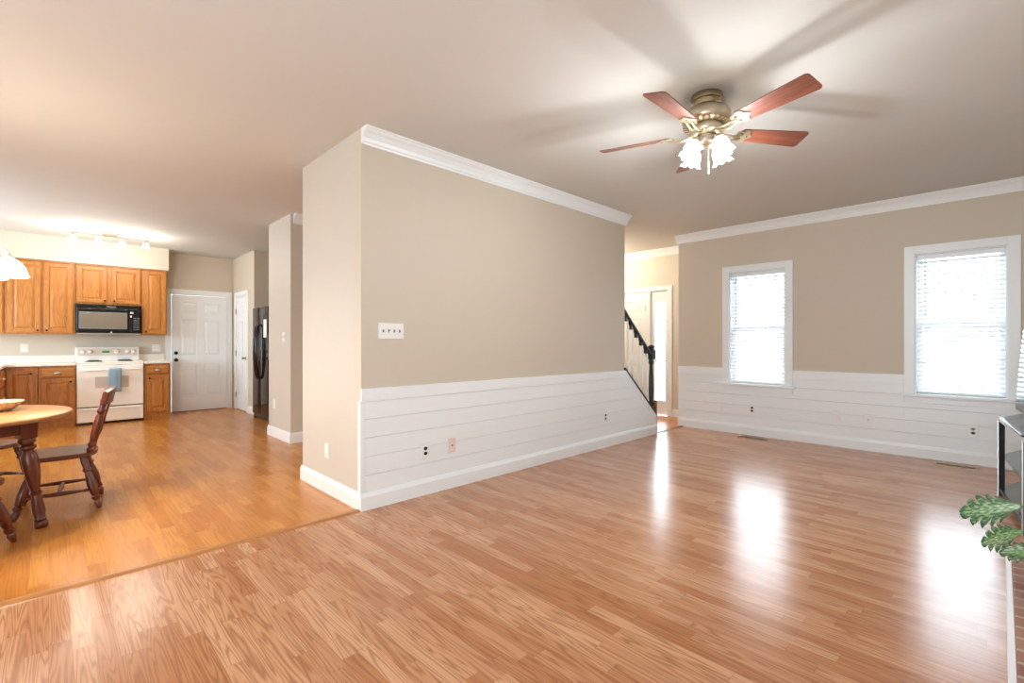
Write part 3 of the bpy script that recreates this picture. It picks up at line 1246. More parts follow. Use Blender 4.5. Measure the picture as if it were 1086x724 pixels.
# ------------------------------------------------------------------ refrigerator
t = thing('refrigerator', 'glossy black side by side refrigerator in the niche beside the pantry', 'refrigerator', (-8.40, 2.335, 0), 0)
fw_, fh_ = .91, 1.745
obj('cabinet_body', box(new(), .01, fw_ - .01, .075, .78, .02, fh_ - .01), M['fridge'], t, bevel=.004)
obj('toe_grille', box(new(), .03, fw_ - .03, .03, .075, .02, .085), M['black'], t)
for nm, a, c in (('freezer_door', .002, .398), ('fridge_door', .404, fw_ - .002)):
    b = new()
    n = 8
    poly = [(a, .07)] + [(a + (c - a) * k / n, .0 + .014 * (2 * k / n - 1) ** 4) for k in range(n + 1)] + [(c, .07)]
    prism(b, poly, XY, .09, fh_)
    dd = obj(nm, b, M['fridge'], t, bevel=.004)
    hx = c - .035 if nm == 'freezer_door' else a + .035
    sgn = -1 if nm == 'freezer_door' else 1
    b = new()
    pts = [(hx, -.005, .64), (hx + sgn * .004, -.035, .68), (hx + sgn * .012, -.055, .85), (hx + sgn * .02, -.065, 1.05), (hx + sgn * .016, -.062, 1.25), (hx + sgn * .006, -.04, 1.44), (hx, -.005, 1.48)]
    tube(b, pts, [.016, .017, .016, .016, .016, .017, .016], 10)
    obj('door_handle', b, M['black_plastic'], dd, smooth=True)
    if nm == 'freezer_door':
        obj('ice_dispenser', box(new(), a + .09, a + .27, -.006, .01, .92, 1.22), M['black'], dd, bevel=.006)
for x in (.05, fw_ - .05):
    obj('foot', box(new(), x - .03, x + .03, .02, .08, 0, .03), M['black'], t)
pp_ = obj('paper_note', box(new(), -7.80, -7.665, 2.3335, 2.3345, 1.28, 1.55), M['paper'])
tag(pp_, 'white sheet of paper stuck on the black refrigerator door', 'paper')


# ------------------------------------------------------------------ outlets and switches
def wplate(loc, rz, w_, h_, label, kind, grp, m='plate'):
    t_ = thing('switch_plate' if kind == 'switch' else 'wall_outlet' if kind not in ('blank', 'jack') else 'wall_plate' if kind == 'blank' else 'cable_jack',
               label, 'light switch' if kind == 'switch' else 'outlet' if kind not in ('blank', 'jack') else 'wall plate', loc, rz, grp)
    obj('cover_plate', box(new(), -w_ / 2, w_ / 2, -.006, -.0005, -h_ / 2, h_ / 2), M[m], t_, bevel=.002)
    if kind == 'switch':
        n = max(1, round(w_ / .047) - (1 if w_ > .1 else 0))
        for k in range(n):
            xx = (k - (n - 1) / 2) * .046
            up = 1 if (k == 1) else -1
            b_ = new()
            box(b_, xx - .005, xx + .005, -.0065, -.006, -.012, .012)
            box(b_, xx - .0035, xx + .0035, -.018, -.006, up * .003 - .004, up * .003 + .006)
            obj('toggle', b_, M['ivory'] if n < 3 else M['grey_plug'], t_)
    elif kind in ('dark', 'mixed', 'white'):
        for s in (-1, 1):
            b_ = new()
            prism(b_, [(.0165 * math.cos(a) * 1.0, s * .0195 + .0135 * math.sin(a)) for a in (2 * PI * k / 16 for k in range(16))], XZ, -.008, -.006)
            mm = M['slot'] if kind == 'dark' or (kind == 'mixed' and s < 0) else M['grey_plug'] if kind == 'mixed' else M['plate']
            ro = obj('receptacle', b_, mm, t_)
            if kind == 'white':
                b_ = new()
                for q in (-.006, .006):
                    box(b_, q - .001, q + .001, -.0085, -.008, s * .0195 - .003, s * .0195 + .005)
                obj('slots', b_, M['slot'], ro)
    elif kind == 'jack':
        b_ = new()
        turned(b_, (0, -.006, 0), (0, -.014, 0), [(0, .006), (1, .0045)], 10)
        obj('connector', b_, M['vent'], t_)
    return t_


gA, gB = 'plates on the long wall', 'plates on the window wall'
FA = XA + .012
FBy = YB - .012
wplate((XA, 1.845, 1.29), PI / 2, .212, .118, 'wide white plate with four toggle switches on the tan long wall', 'switch', gA)
wplate((FA, 2.141, .345), PI / 2, .072, .118, 'outlet with black sockets on the long white wainscot, next to the cream jack plate', 'dark', gA)
wplate((FA, 2.401, .350), PI / 2, .072, .118, 'cream jack plate on the long white wainscot right of an outlet', 'jack', gA, 'ivory')
wplate((FA, 4.604, .345), PI / 2, .072, .118, 'outlet with black sockets on the long wainscot near the stairs', 'dark', gA)
wplate((-2.666, FBy, .333), 0, .072, .118, 'blank white wall plate below the left end of the first window sill', 'blank', gB)
wplate((-2.254, FBy, .337), 0, .072, .118, 'outlet with dark sockets on the wainscot under the first window', 'dark', gB)
wplate((-1.335, FBy, .350), 0, .085, .118, 'blank white wall plate on the wainscot between the two windows', 'blank', gB)
wplate((-1.033, FBy, .342), 0, .072, .118, 'white cable jack plate on the wainscot between the windows', 'jack', gB)
wplate((-.195, FBy, .330), 0, .078, .125, 'outlet with one black and one grey socket under the right window', 'mixed', gB)
wplate((-3.78, YBOX, .335), 0, .072, .118, 'white outlet low on the narrow cream wall end', 'white', None)
wplate((-6.146, 2.07, 1.27), 0, .072, .118, 'white light switch on the cream pier beside the refrigerator', 'switch', None)
wplate((-6.487, 2.07, .42), 0, .072, .118, 'white outlet low on the cream pier beside the refrigerator', 'white', None)
wplate((XK + .008, -.255, 1.12), PI / 2, .078, .12, 'white outlet on the backsplash left of the range', 'white', 'backsplash outlets')
wplate((XK + .008, 1.30, 1.112), PI / 2, .118, .12, 'wide white switch plate on the backsplash right of the range', 'switch', 'backsplash outlets')


def register(x, y, rz, label, m):
    t_ = thing('floor_register', label, 'floor vent', (x, y, 0), rz, 'metal floor registers along the window wall')
    f = new()
    holes(f, -.16, .16, -.055, .055, [(-.14, .14, -.038, .038)], lambda bm, p, q, r, s: box(bm, p, q, r, s, .0005, .006))
    obj('register_frame', f, M[m], t_, bevel=.001)
    obj('duct_shadow', box(new(), -.14, .14, -.038, .038, .0004, .001), M['slot'], t_)
    s_ = new()
    for k in range(18):
        xx = -.136 + k * .016
        box(s_, xx - .002, xx + .002, -.038, .038, .001, .0055)
    obj('louvres', s_, M['vent'], t_)


register(-2.19, 6.345, 0, 'dark slotted floor register below the first window', 'vent_light')
register(-.31, 6.315, 0, 'brass slotted floor register below the right window', 'vent_light')

# ------------------------------------------------------------------ ceiling fan
FC = (-1.281, 2.937)
ZB = 2.511
t = thing('ceiling_fan', 'five-blade ceiling fan with reddish wooden blades and lit glass shades', 'ceiling fan', (*FC, 0), 0)
b = new()
turned(b, (0, 0, 2.7395), (0, 0, 2.66), [(0, .090), (.2, .094), (.45, .090), (.5, .080), (.85, .076), (1, .06)], 32)
obj('canopy', b, M['canopy'], t, smooth=True)
b = new()
turned(b, (0, 0, 2.665), (0, 0, 2.552), [(0, .05), (.05, .085), (.2, .125), (.45, .142), (.7, .146), (.85, .142), (1, .12)], 36)
mh = obj('motor_housing', b, M['brass'], t, smooth=True)
b = new()
for k in range(24):
    a = 2 * PI * k / 24
    c_, s_ = math.cos(a), math.sin(a)
    n_ = Vector((c_, s_, 0)); tt_ = Vector((-s_, c_, 0))
    p = [n_ * .100 + tt_ * .006, n_ * .140 + tt_ * .010, n_ * .140 - tt_ * .002, n_ * .100 - tt_ * .002]
    vs = [b.verts.new((q.x, q.y, z)) for z in (2.547, 2.551) for q in p]
    b.faces.new(vs[:4]); b.faces.new(vs[4:])
    for i in range(4):
        b.faces.new((vs[i], vs[(i + 1) % 4], vs[4 + (i + 1) % 4], vs[4 + i]))
obj('vent_fins', b, M['vent_light'], mh)
b = new()
turned(b, (0, 0, 2.548), (0, 0, 2.485), [(0, .095), (.2, .10), (.6, .10), (.8, .09), (1, .06)], 32)
obj('flywheel', b, M['brass'], t, smooth=True)
b = new()
turned(b, (0, 0, 2.486), (0, 0, 2.415), [(0, .055), (.15, .066), (.4, .070), (.7, .066), (.85, .05), (1, .03)], 32)
obj('switch_housing', b, M['nickel'], t, smooth=True)
pitch = -.266
for k in range(5):
    th = -.303 + k * 2 * PI / 5
    cx, sx = math.cos(th), math.sin(th)
    D = Vector((cx, sx, 0)); N = Vector((-sx, cx, 0))
    T = (N * math.cos(pitch) + Vector((0, 0, 1)) * math.sin(pitch))
    U = D.cross(T)
    b = new()
    outl = []
    R0, R1 = .220, .668
    def wdt(r):
        return .051 + (.0705 - .051) * (r - R0) / (R1 - R0)
    for (r, s) in ((R0, .7), (R0 + .012, 1.0)):
        outl.append((r, wdt(r) * s))
    cr = .022
    for i in range(5):
        a = PI / 2 * i / 4
        outl.append((R1 - cr + cr * math.sin(a), wdt(R1) - cr + cr * math.cos(a)))
    outl2 = outl + [(r, -w_) for r, w_ in outl[::-1]]
    prism(b, outl2, lambda p, q, tt: D * p + T * q + U * tt + Vector((0, 0, ZB)), -.003, .003)
    bl = obj('fan_blade', b, M['blade'], t)
    # texture frame: orient the object's axes along the blade
    mw = Matrix(((D.x, T.x, U.x, 0), (D.y, T.y, U.y, 0), (D.z, T.z, U.z, ZB), (0, 0, 0, 1)))
    bl.data.transform(mw.inverted())
    bl.matrix_local = mw
    b = new()
    # iron: arm and scalloped plate on the underside
    arm = []
    for i in range(8):
        f = i / 7
        arm.append((.085 + .15 * f, 0, -.012 - .016 * math.sin(f * PI)))
    tube(b, [(p[0], .018, p[2]) for p in arm], .006, 8)
    tube(b, [(p[0], -.018, p[2]) for p in arm], .006, 8)
    pl_ = []
    for i in range(28):
        a = 2 * PI * i / 28
        rr = 1 + .16 * math.cos(5 * a)
        pl_.append((.245 + .052 * rr * math.cos(a), .047 * rr * math.sin(a)))
    prism(b, pl_, XY, -.009, -.004)
    ir = obj('blade_iron', b, M['brass'], t, smooth=True)
    ir.matrix_local = mw
    b = new()
    for q in ((.225, .022), (.225, -.022), (.27, 0)):
        turned(b, (q[0], q[1], -.009), (q[0], q[1], -.013), [(0, .005), (1, .003)], 8)
    sc = obj('screws', b, M['dark_metal'], ir)
camdir = math.atan2(-2.937, 1.281)
for k in range(4):
    a = camdir + PI / 4 + k * PI / 2
    d_ = Vector((math.cos(a), math.sin(a), 0))
    b = new()
    tube(b, [d_ * .04 + Vector((0, 0, 2.458)), d_ * .07 + Vector((0, 0, 2.463)), d_ * .088 + Vector((0, 0, 2.452))], .011, 8)
    turned(b, d_ * .082 + Vector((0, 0, 2.458)), d_ * .098 + Vector((0, 0, 2.432)), [(0, .018), (.5, .027), (1, .027)], 14)
    ar = obj('light_arm', b, M['nickel'], t, smooth=True)
    ax0 = d_ * .096 + Vector((0, 0, 2.437))
    ax1 = ax0 + (d_ * .42 + Vector((0, 0, -1))).normalized() * .100
    b = new()
    n = 32
    prof_ = [(0, .024), (.08, .032), (.3, .044), (.55, .049), (.75, .045), (.88, .049), (1, .059)]
    dd, u_, w_ = basis(ax1 - ax0)
    rings = []
    for i, (tt, r) in enumerate(prof_):
        ring_ = []
        for j in range(n):
            an = 2 * PI * j / n
            rr = r * (1 + (.07 * math.cos(8 * an) if tt > .95 else .02 * math.cos(8 * an) if tt > .8 else 0))
            extra = .008 * math.cos(8 * an) if tt > .95 else 0
            ring_.append(b.verts.new(ax0.lerp(ax1, tt) + dd * extra + rr * (math.cos(an) * u_ + math.sin(an) * w_)))
        rings.append(ring_)
    for r0, r1 in zip(rings, rings[1:]):
        for j in range(n):
            b.faces.new((r0[j], r1[j], r1[(j + 1) % n], r0[(j + 1) % n]))
    sh = obj('glass_shade', b, M['shade_fan'], ar, smooth='all', solid=.002)
    L = bpy.data.lights.new('fan_bulb', 'POINT')
    L.energy = BULB_FAN
    L.color = (.91, .96, 1.0)
    L.shadow_soft_size = .03
    lo = bpy.data.objects.new('fan_bulb', L)
    C.objects.link(lo)
    lo.location = Vector((*FC, 0)) + ax1 + (ax1 - ax0).normalized() * .035
b = new()
for k in range(14):
    zc = 2.415 - k * .010
    turned(b, (.012, .0, zc), (.012, .0, zc - .007), [(0, .0015), (.5, .0032), (1, .0015)], 6)
turned(b, (.012, 0, 2.278), (.012, 0, 2.248), [(0, .003), (.4, .007), (1, .004)], 8)
obj('pull_chain', b, M['brass'], t)

# ------------------------------------------------------------------ track light
TX = -8.72
t = thing('track_light', 'ceiling light bar with four small lit glass shades in the kitchen', 'ceiling light', (TX, .62, 0), 0)
b = new()
box(b, -.05, .05, -.085, .085, 2.700, 2.7395)
obj('canopy', b, M['nickel'], t, bevel=.008)
b = new()
pts = [(.018 * math.sin(k / 20 * 2 * PI), -.43 + .86 * k / 20, 2.688) for k in range(21)]
tube(b, pts, .007, 8)
pts = [(-.022 * math.sin(k / 20 * 2 * PI), -.30 + .60 * k / 20, 2.711) for k in range(21)]
tube(b, pts, .004, 8)
obj('bar', b, M['nickel'], t, smooth=True)
for k, yy in enumerate((-.385, -.13, .125, .39)):
    sx_ = .03 if k % 2 else -.02
    b = new()
    tube(b, [(0, yy, 2.685), (0, yy, 2.665)], .006, 8)
    ax0 = Vector((0, yy, 2.668))
    dv = Vector((.55 if k % 2 else .15, .05, -1)).normalized()
    turned(b, ax0, ax0 + dv * .035, [(0, .012), (.4, .02), (1, .021)], 14)
    hd = obj('lamp_head', b, M['nickel'], t, smooth=True)
    b = new()
    turned(b, ax0 + dv * .03, ax0 + dv * .095, [(0, .022), (.3, .034), (.7, .036), (1, .030)], 18, cap=False)
    turned(b, ax0 + dv * .08, ax0 + dv * .082, [(0, .029), (1, .029)], 18)
    obj('glass_shade', b, M['shade_lit'], hd, smooth=True)
    L = bpy.data.lights.new('track_bulb', 'POINT')
    L.energy = BULB_TRACK
    L.color = (1, .93, .82)
    L.shadow_soft_size = .03
    lo = bpy.data.objects.new('track_bulb', L)
    C.objects.link(lo)
    lo.location = Vector((TX, .62, 0)) + ax0 + dv * .14

# ------------------------------------------------------------------ chandelier over the dining table
CC = (-4.26, -.37)
t = thing('chandelier', 'hanging lamp with lit white glass bell shades at the left photo edge', 'chandelier', (*CC, 0), 0)
b = new()
turned(b, (0, 0, 2.7395), (0, 0, 2.70), [(0, .065), (.6, .06), (1, .02)], 20)
obj('ceiling_canopy', b, M['brass'], t, smooth=True)
b = new()
for k in range(26):
    z = 2.70 - k * .032
    a = (k % 2) * PI / 2
    u_ = Vector((math.cos(a), math.sin(a), 0))
    tube(b, [Vector((0, 0, z - .018)) + u_ * .008 * math.cos(q) + Vector((0, 0, .02 * math.sin(q))) for q in (2 * PI * i / 10 for i in range(11))], .002, 5, cap=False)
obj('chain', b, M['brass'], t)
b = new()
turned(b, (0, 0, 1.90), (0, 0, 1.56), [(0, .006), (.08, .02), (.2, .012), (.4, .03), (.55, .045), (.7, .03), (.85, .018), (.95, .022), (1, .004)], 20)
obj('centre_column', b, M['brass'], t, smooth=True)
for k in range(5):
    a = math.radians(79.5) + k * 2 * PI / 5
    d_ = Vector((math.cos(a), math.sin(a), 0))
    b = new()
    pts = []
    for i in range(13):
        f = i / 12
        pts.append(d_ * (.03 + .165 * f) + Vector((0, 0, 1.70 - .07 * math.sin(f * PI * .9) * (1 - f) + .09 * math.sin(max(0, f - .25) / .75 * PI * .8))))
    pts.append(d_ * .195 + Vector((0, 0, 1.735)))
    tube(b, pts, .006, 8)
    turned(b, d_ * .195 + Vector((0, 0, 1.745)), d_ * .195 + Vector((0, 0, 1.705)), [(0, .012), (.4, .024), (1, .026)], 14)
    ar = obj('arm', b, M['plate'], t, smooth=True)
    b = new()
    turned(b, d_ * .195 + Vector((0, 0, 1.715)), d_ * .195 + Vector((0, 0, 1.608)), [(0, .026), (.08, .040), (.25, .060), (.5, .076), (.75, .082), (.9, .089), (1, .094)], 28, cap=False)
    obj('bell_shade', b, M['shade_chandelier'], ar, smooth='all', solid=.003)
    L = bpy.data.lights.new('chandelier_bulb', 'POINT')
    L.energy = BULB_CHANDELIER
    L.color = (1, .93, .82)
    L.shadow_soft_size = .03
    lo = bpy.data.objects.new('chandelier_bulb', L)
    C.objects.link(lo)
    lo.location = Vector((*CC, 0)) + d_ * .195 + Vector((0, 0, 1.62))

# unseen lamp added as warm fill for the foyer, behind the long wall
t = thing('foyer_fill_lamp', 'unseen flush ceiling lamp added to fill the foyer with warm light', 'ceiling light', (-4.9, 6.3, 0), 0)
b = new()
turned(b, (0, 0, 2.7395), (0, 0, 2.71), [(0, .14), (1, .13)], 28)
obj('base', b, M['brass'], t, smooth=True)
b = new()
turned(b, (0, 0, 2.712), (0, 0, 2.62), [(0, .125), (.4, .12), (.8, .07), (1, .01)], 28)
obj('glass_bowl', b, M['shade_lit'], t, smooth=True)
L = bpy.data.lights.new('foyer_fill_bulb', 'POINT')
L.energy = FILL_FOYER
L.color = (1, .84, .64)
L.shadow_soft_size = .08
lo = bpy.data.objects.new('foyer_fill_bulb', L)
C.objects.link(lo)
lo.location = (-4.9, 6.3, 2.52)

# ------------------------------------------------------------------ dining table
TC = (-4.57, -.52)
TR = .645
t = thing('dining_table', 'round wooden dining table with turned dark legs at the left', 'table', (*TC, 0), 0)
b = new()
turned(b, (0, 0, .712), (0, 0, .740), [(0, TR - .014), (.25, TR - .002), (.6, TR), (.9, TR - .004), (1, TR - .010)], 72)
obj('table_top', b, M['tabletop'], t, smooth=True)
b = new()
s_ = .335
for a in range(4):
    ang = a * PI / 2
    R_ = Matrix.Rotation(ang, 3, 'Z')
    vs = []
    for p in ((-s_, s_ - .012, .615), (s_, s_ - .012, .615), (s_, s_ + .012, .615), (-s_, s_ + .012, .615), (-s_, s_ - .012, .711), (s_, s_ - .012, .711), (s_, s_ + .012, .711), (-s_, s_ + .012, .711)):
        vs.append(b.verts.new(R_ @ Vector(p)))
    for f in ((3, 2, 1, 0), (4, 5, 6, 7), (0, 1, 5, 4), (1, 2, 6, 5), (2, 3, 7, 6), (3, 0, 4, 7)):
        b.faces.new([vs[i] for i in f])
apron = obj('apron', b, M['cherry'], t)
apron.rotation_euler = (0, 0, math.radians(22))
LEGP = [(0, .030), (.01, .034), (.055, .036), (.075, .028), (.09, .034), (.11, .027), (.2, .034), (.32, .026), (.36, .022), (.39, .033), (.41, .024), (.55, .036), (.72, .044), (.80, .040), (.86, .026), (.88, .040), (.905, .040), (.92, .028), (.945, .042), (.975, .044), (1, .034)]
for k in range(4):
    a = math.radians(22 + 45 + 90 * k)
    rr = .452
    x, y = rr * math.cos(a), rr * math.sin(a)
    b = new()
    turned(b, (x * 1.17, y * 1.17, 0), (x, y, .59), LEGP, 20)
    R_ = Matrix.Rotation(math.radians(22), 3, 'Z')
    vs = []
    hs = .04
    for z in (.588, .711):
        for p in ((-hs, -hs), (hs, -hs), (hs, hs), (-hs, hs)):
            q = R_ @ Vector((p[0], p[1], 0))
            vs.append(b.verts.new((x + q.x, y + q.y, z)))
    for f in ((3, 2, 1, 0), (4, 5, 6, 7), (0, 1, 5, 4), (1, 2, 6, 5), (2, 3, 7, 6), (3, 0, 4, 7)):
        b.faces.new([vs[i] for i in f])
    obj('leg', b, M['cherry'], t, smooth=True)

# woven bowl
b = new()
turned(b, (0, 0, 0), (0, 0, .062), [(0, .06), (.1, .07), (.5, .10), (.9, .118), (1, .122), (1.0, .114), (.5, .094), (.15, .06)], 36, cap=True)
bw = tag(obj('woven_bowl', b, M['bowl'], smooth=True), 'cream and brown woven bowl lying on the dining table', 'bowl')
bw.location = (-4.72, -.245, .7405)
b = new()
tube(b, [(.120 * math.cos(q), .120 * math.sin(q), .062) for q in (2 * PI * i / 40 for i in range(41))], .006, 6, cap=False)
obj('bowl_rim', b, M['bowl'], bw, smooth=True)


# ------------------------------------------------------------------ dining chairs
def chair(loc, rz, label, group):
    t_ = thing('dining_chair', label, 'chair', loc, rz, group)
    # seat, front towards -y
    b_ = new()
    outl = []
    for i in range(40):
        a = 2 * PI * i / 40
        c_, s__ = math.cos(a), math.sin(a)
        ex = .62
        px = math.copysign(abs(c_) ** ex, c_) * (.215 - .02 * s__)
        py_ = math.copysign(abs(s__) ** ex, s__) * .205
        outl.append((px, py_))
    prism(b_, outl, XY, .375, .408)
    obj('seat', b_, M['cherry'], t_, bevel=.008, segs=3)
    LP = [(0, .013), (.04, .017), (.12, .024), (.16, .017), (.19, .026), (.23, .026), (.25, .018), (.28, .024), (.45, .030), (.62, .023), (.70, .018), (.72, .026), (.75, .026), (.78, .019), (.88, .022), (1, .018)]
    legs = {}
    for sx__, sy in ((-1, -1), (1, -1), (1, 1), (-1, 1)):
        p0_ = Vector((sx__ * .205, sy * .220, 0))
        p1_ = Vector((sx__ * .140, sy * .125, .378))
        b_ = new()
        turned(b_, p0_, p1_, LP, 16)
        obj('leg', b_, M['cherry'], t_, smooth=True)
        legs[(sx__, sy)] = (p0_, p1_)
    SPp = [(0, .008), (.08, .010), (.12, .014), (.15, .009), (.35, .014), (.5, .016), (.65, .014), (.85, .009), (.88, .014), (.92, .010), (1, .008)]
    mids = []
    for sx__ in (-1, 1):
        a_, c_ = legs[(sx__, -1)], legs[(sx__, 1)]
        pa, pc = a_[0].lerp(a_[1], .36), c_[0].lerp(c_[1], .36)
        b_ = new()
        turned(b_, pa, pc, SPp, 12)
        obj('stretcher', b_, M['cherry'], t_, smooth=True)
        mids.append(pa.lerp(pc, .5))
    b_ = new()
    turned(b_, mids[0], mids[1], SPp, 12)
    obj('stretcher', b_, M['cherry'], t_, smooth=True)
    # back posts
    PP = [(0, .020), (.06, .027), (.10, .018), (.13, .026), (.17, .026), (.20, .018), (.3, .023), (.5, .026), (.68, .022), (.73, .016), (.76, .025), (.80, .025), (.84, .020), (1, .022)]
    top_ = []
    for s2 in (-1, 1):
        p0_ = Vector((s2 * .165, .165, .405))
        p1_ = Vector((s2 * .195, .245, .785))
        b_ = new()
        turned(b_, p0_, p1_, PP, 16)
        obj('back_post', b_, M['cherry'], t_, smooth=True)
        top_.append(p1_)
    # crest rail, slightly curved
    b_ = new()
    n = 14
    lo_, hi_ = [], []
    up = Vector((0, .245 - .165, .785 - .405)).normalized()
    fw = Vector((0, up.z, -up.y))
    ra = []
    for i in range(n + 1):
        f = i / n
        x = -.225 + .45 * f
        bow = .035 * math.sin(f * PI)
        hgt = .060 + .018 * math.sin(f * PI)
        c_ = Vector((x, .245, .785)) + Vector((0, bow, 0))
        q = [c_ - fw * .019 - up * .035, c_ + fw * .019 - up * .035, c_ + fw * .019 + up * hgt, c_ - fw * .019 + up * hgt]
        ra.append([b_.verts.new(v) for v in q])
    for r0, r1 in zip(ra, ra[1:]):
        for k in range(4):
            b_.faces.new((r0[k], r1[k], r1[(k + 1) % 4], r0[(k + 1) % 4]))
    b_.faces.new(ra[0]); b_.faces.new(ra[-1][::-1])
    obj('crest_rail', b_, M['cherry'], t_, bevel=.006)
    for k in range(5):
        x = -.11 + .055 * k
        b_ = new()
        turned(b_, (x * .9, .175, .405), (x, .245 + .03, .76), [(0, .008), (.3, .010), (.45, .016), (.5, .012), (.55, .016), (.7, .010), (1, .008)], 10)
        obj('spindle', b_, M['cherry'], t_, smooth=True)
    return t_


G = 'turned dark wood chairs around the dining table'
ch = chair((-4.81, .065, 0), math.radians(-5), 'dark wood chair with its back to the kitchen, fully in view right of the table', G)
dup(ch, (-5.55, -.38, 0), math.radians(135), 'dark wood chair behind the table leg, cut by the left photo edge', G)
dup(ch, (-4.05, -.43, 0), math.radians(-116), 'nearest dark wood chair, only a leg showing at the left photo edge', G)

# ------------------------------------------------------------------ hearth, stand, television, plant
t = thing('fireplace_hearth', 'low brick hearth with a white edge strip at the lower right corner', 'hearth', (.016, 1.0, 0), 0)
obj('brick_slab', box(new(), .022, XC - .018, 0, 2.85, 0, .10), M['brick'], t, bevel=.004)
b = new()
prism(b, [(0, 0), (0, .014), (.004, .020), (.0215, .020), (.0215, 0)], lambda p, q, tt: (p, tt, q), 0, 2.85)
obj('edge_strip', b, M['white'], t, label='white painted strip along the hearth')

P = [(.11, 4.35), (.0, 5.36), (.20, 5.98), (.56, 5.98), (.56, 4.35)]
t = thing('tv_stand', 'glass and metal television stand under the right window', 'tv stand', (0, 4.35, 0), 0)
PL = [(x, y - 4.35) for x, y in P]


def frame_loop(z0, z1, r):
    b_ = new()
    n = len(PL)
    for i in range(n):
        a_, c_ = Vector((*PL[i], 0)), Vector((*PL[(i + 1) % n], 0))
        d_ = (c_ - a_).normalized()
        nn = Vector((-d_.y, d_.x, 0))
        vs = [b_.verts.new((q.x, q.y, z)) for z in (z0, z1) for q in (a_ + nn * r - d_ * r, c_ + nn * r + d_ * r, c_ - nn * r + d_ * r, a_ - nn * r - d_ * r)]
        for f in ((3, 2, 1, 0), (4, 5, 6, 7), (0, 1, 5, 4), (1, 2, 6, 5), (2, 3, 7, 6), (3, 0, 4, 7)):
            b_.faces.new([vs[i_] for i_ in f])
    return b_


obj('top_frame', frame_loop(.585, .612, .013), M['chrome'], t)
inner = []
for z, nm in ((.612, 'glass_top'), (.315, 'glass_shelf'), (.06, 'glass_shelf')):
    obj(nm, prism(new(), PL, XY, z + .0002, z + .008), M['glass_shelf'], t)
obj('bottom_frame', frame_loop(.04, .06, .011), M['black'], t)
for i, (x, y) in enumerate(PL):
    obj('post', box(new(), x - .014, x + .020, y - .016, y + .016, 0, .585), M['matte_black'], t, bevel=.002)
    obj('post_facing', box(new(), x - .022, x - .0145, y - .014, y + .014, 0, .585), M['chrome'], t, bevel=.001)

tv = thing('television', 'flat black television leaning back on the glass stand at the right photo edge', 'television', (.17, 4.45, .6205), math.radians(96.3))
# local: X along the screen, front towards -Y ... rotated so that the screen faces the room
tv.rotation_euler = (0, 0, math.radians(-90 + 6))
TW, TH = .98, .58
tl = math.radians(4)
bk = new()
tc_ = lambda x, y, z: (x, y * math.cos(tl) + z * math.sin(tl), z * math.cos(tl) - y * math.sin(tl) + .10)


def tbox(bm, x0, x1, y0, y1, z0, z1):
    n0 = len(bm.verts)
    box(bm, x0, x1, y0, y1, z0, z1)
    bm.verts.ensure_lookup_table()
    for v in bm.verts[n0:]:
        v.co = Vector(tc_(*v.co))
    return bm


obj('tv_case', tbox(new(), -TW / 2, TW / 2, .004, .05, 0, TH), M['black'], tv, bevel=.006)
obj('tv_screen', tbox(new(), -TW / 2 + .016, TW / 2 - .016, .0005, .0035, .022, TH - .016), M['screen'], tv)
obj('stand_neck', box(new(), -.05, .05, .015, .05, .01, .14), M['black'], tv, bevel=.004)
obj('stand_foot', box(new(), -.24, .24, -.06, .12, 0, .012), M['black'], tv, bevel=.004)
tv.location = (.118, 4.56, .6205)

# plant
PC = Vector((.245, 2.93, .10))
t = thing('potted_plant', 'leafy green variegated plant in a cream woven basket on the hearth', 'plant', tuple(PC), 0)
b = new()
turned(b, (0, 0, 0), (0, 0, .235), [(0, .115), (.05, .13), (.5, .150), (.9, .146), (1, .143), (1, .130), (.9, .130)], 40)
for v in b.verts:
    a = math.atan2(v.co.y, v.co.x)
    v.co.x *= 1 + .012 * math.cos(20 * a); v.co.y *= 1 + .012 * math.cos(20 * a)
bs_ = obj('basket', b, M['basket'], t, smooth=True)
b = new()
for k in range(9):
    z = .015 + .026 * k
    r = .128 + .026 * math.sin(min(1, z / .2) * PI / 2)
    pts = [((r + .003 * math.cos(10 * q + k * PI)) * math.cos(q), (r + .003 * math.cos(10 * q + k * PI)) * math.sin(q), z) for q in (2 * PI * i / 60 for i in range(61))]
    tube(b, pts, .010, 6, cap=False)
obj('woven_bands', b, M['basket'], bs_, smooth=True)
b = new()
turned(b, (0, 0, .19), (0, 0, .205), [(0, .12), (1, .12)], 24)
obj('soil', b, M['soil'], bs_)


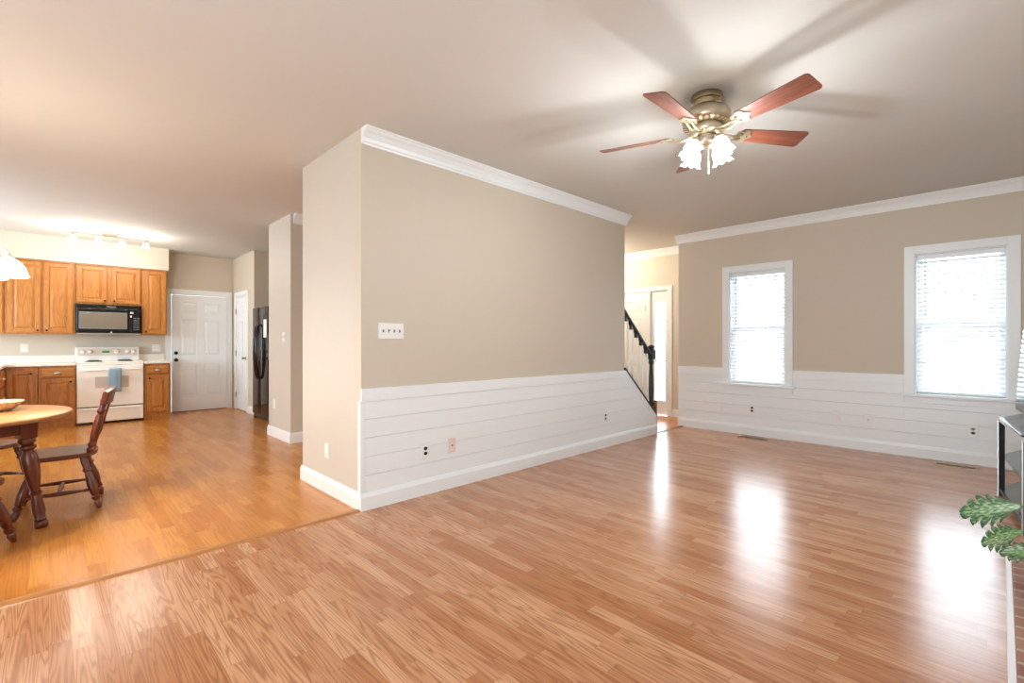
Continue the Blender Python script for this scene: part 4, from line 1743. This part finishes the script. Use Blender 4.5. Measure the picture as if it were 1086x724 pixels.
def monstera(parent, basep, tip, width, droop, roll=0, seed=0):
    """leaf from petiole joint to tip with deep side cuts; midrib runs basep->tip"""
    rnd = random.Random(seed)
    basep, tip = Vector(basep), Vector(tip)
    L_ = (tip - basep).length
    d_ = (tip - basep).normalized()
    side = d_.cross(Vector((0, 0, 1))).normalized()
    side = Matrix.Rotation(roll, 3, d_) @ side
    up = side.cross(d_).normalized()
    b_ = new()
    uvl = b_.loops.layers.uv.new('UVMap')
    def shape(v):
        return width * math.sin(PI * (.12 + .878 * v)) ** .7
    def P_(u, v, sd):
        w_ = u
        x = v * L_
        sweep = .16 * u * width / width * L_ * .35
        z = -droop * (v ** 1.6) * L_ - .22 * (u ** 2) * width - .04 * width * math.sin(u * 6)
        z += .16 * width * u * (1 if True else 0)
        return basep + d_ * (x * (1 - .26 * u) + u * L_ * .30) + side * sd * u * shape(v) + up * z
    nl = 5
    for sd in (-1, 1):
        for k in range(nl):
            v0, v1 = k / nl, (k + 1) / nl
            n_u, n_v = 7, 5
            cut = .30 + .1 * rnd.random() if 0 < k else .55
            grid = []
            for i in range(n_u + 1):
                u = i / n_u
                row = []
                for j in range(n_v + 1):
                    f = j / n_v
                    g = 0 if u < cut else (u - cut) / (1 - cut)
                    mid = (v0 + v1) / 2 + .04 * g
                    half = (v1 - v0) / 2 * (1 - .62 * g ** 1.4)
                    v = mid + (f - .5) * 2 * half
                    uu = u * (1 - .12 * (abs(f - .5) * 2) ** 2 * (u > .9))
                    v = max(.0, min(.995, v))
                    p = P_(uu, v, sd)
                    row.append((b_.verts.new(p), (uu, v)))
                grid.append(row)
            for i in range(n_u):
                for j in range(n_v):
                    q = [grid[i][j], grid[i + 1][j], grid[i + 1][j + 1], grid[i][j + 1]]
                    fc = b_.faces.new([a[0] for a in q])
                    for lp, a in zip(fc.loops, q):
                        lp[uvl].uv = a[1]
    bmesh.ops.remove_doubles(b_, verts=b_.verts, dist=.0006)
    lf = obj('leaf', b_, M['leaf'], parent, smooth='all', solid=.0012)
    b_ = new()
    root = Vector((0, 0, .19))
    pts = [root.lerp(basep, f) + Vector((0, 0, .10 * math.sin(f * PI) * .8)) for f in [i / 8 for i in range(9)]]
    tube(b_, pts, .004, 6)
    obj('leaf_stem', b_, M['stem'], lf, smooth=True)
    return lf


LV = [((-.175, .20, .372), (-.385, .235, .285), .095, .05, -.75, 1),
      ((-.175, .06, .300), (-.315, .10, .205), .075, .10, -.7, 2),
      ((-.11, -.07, .27), (-.25, -.06, .225), .06, .05, -.5, 3),
      ((-.06, .22, .40), (-.16, .46, .34), .08, .1, -.3, 4),
      ((.02, .10, .45), (.10, .34, .44), .09, .1, .0, 5),
      ((.08, -.02, .50), (.28, .10, .46), .09, .2, .0, 6),
      ((.06, -.10, .42), (.14, -.32, .36), .09, .1, .0, 7),
      ((.02, -.06, .50), (-.02, -.26, .50), .08, .1, .1, 8),
      ((0, .03, .52), (.05, .18, .66), .08, -.1, .0, 9)]
for a_, c_, w_, dr_, ro_, sd_ in LV:
    monstera(t, a_, c_, w_, dr_, ro_, sd_)
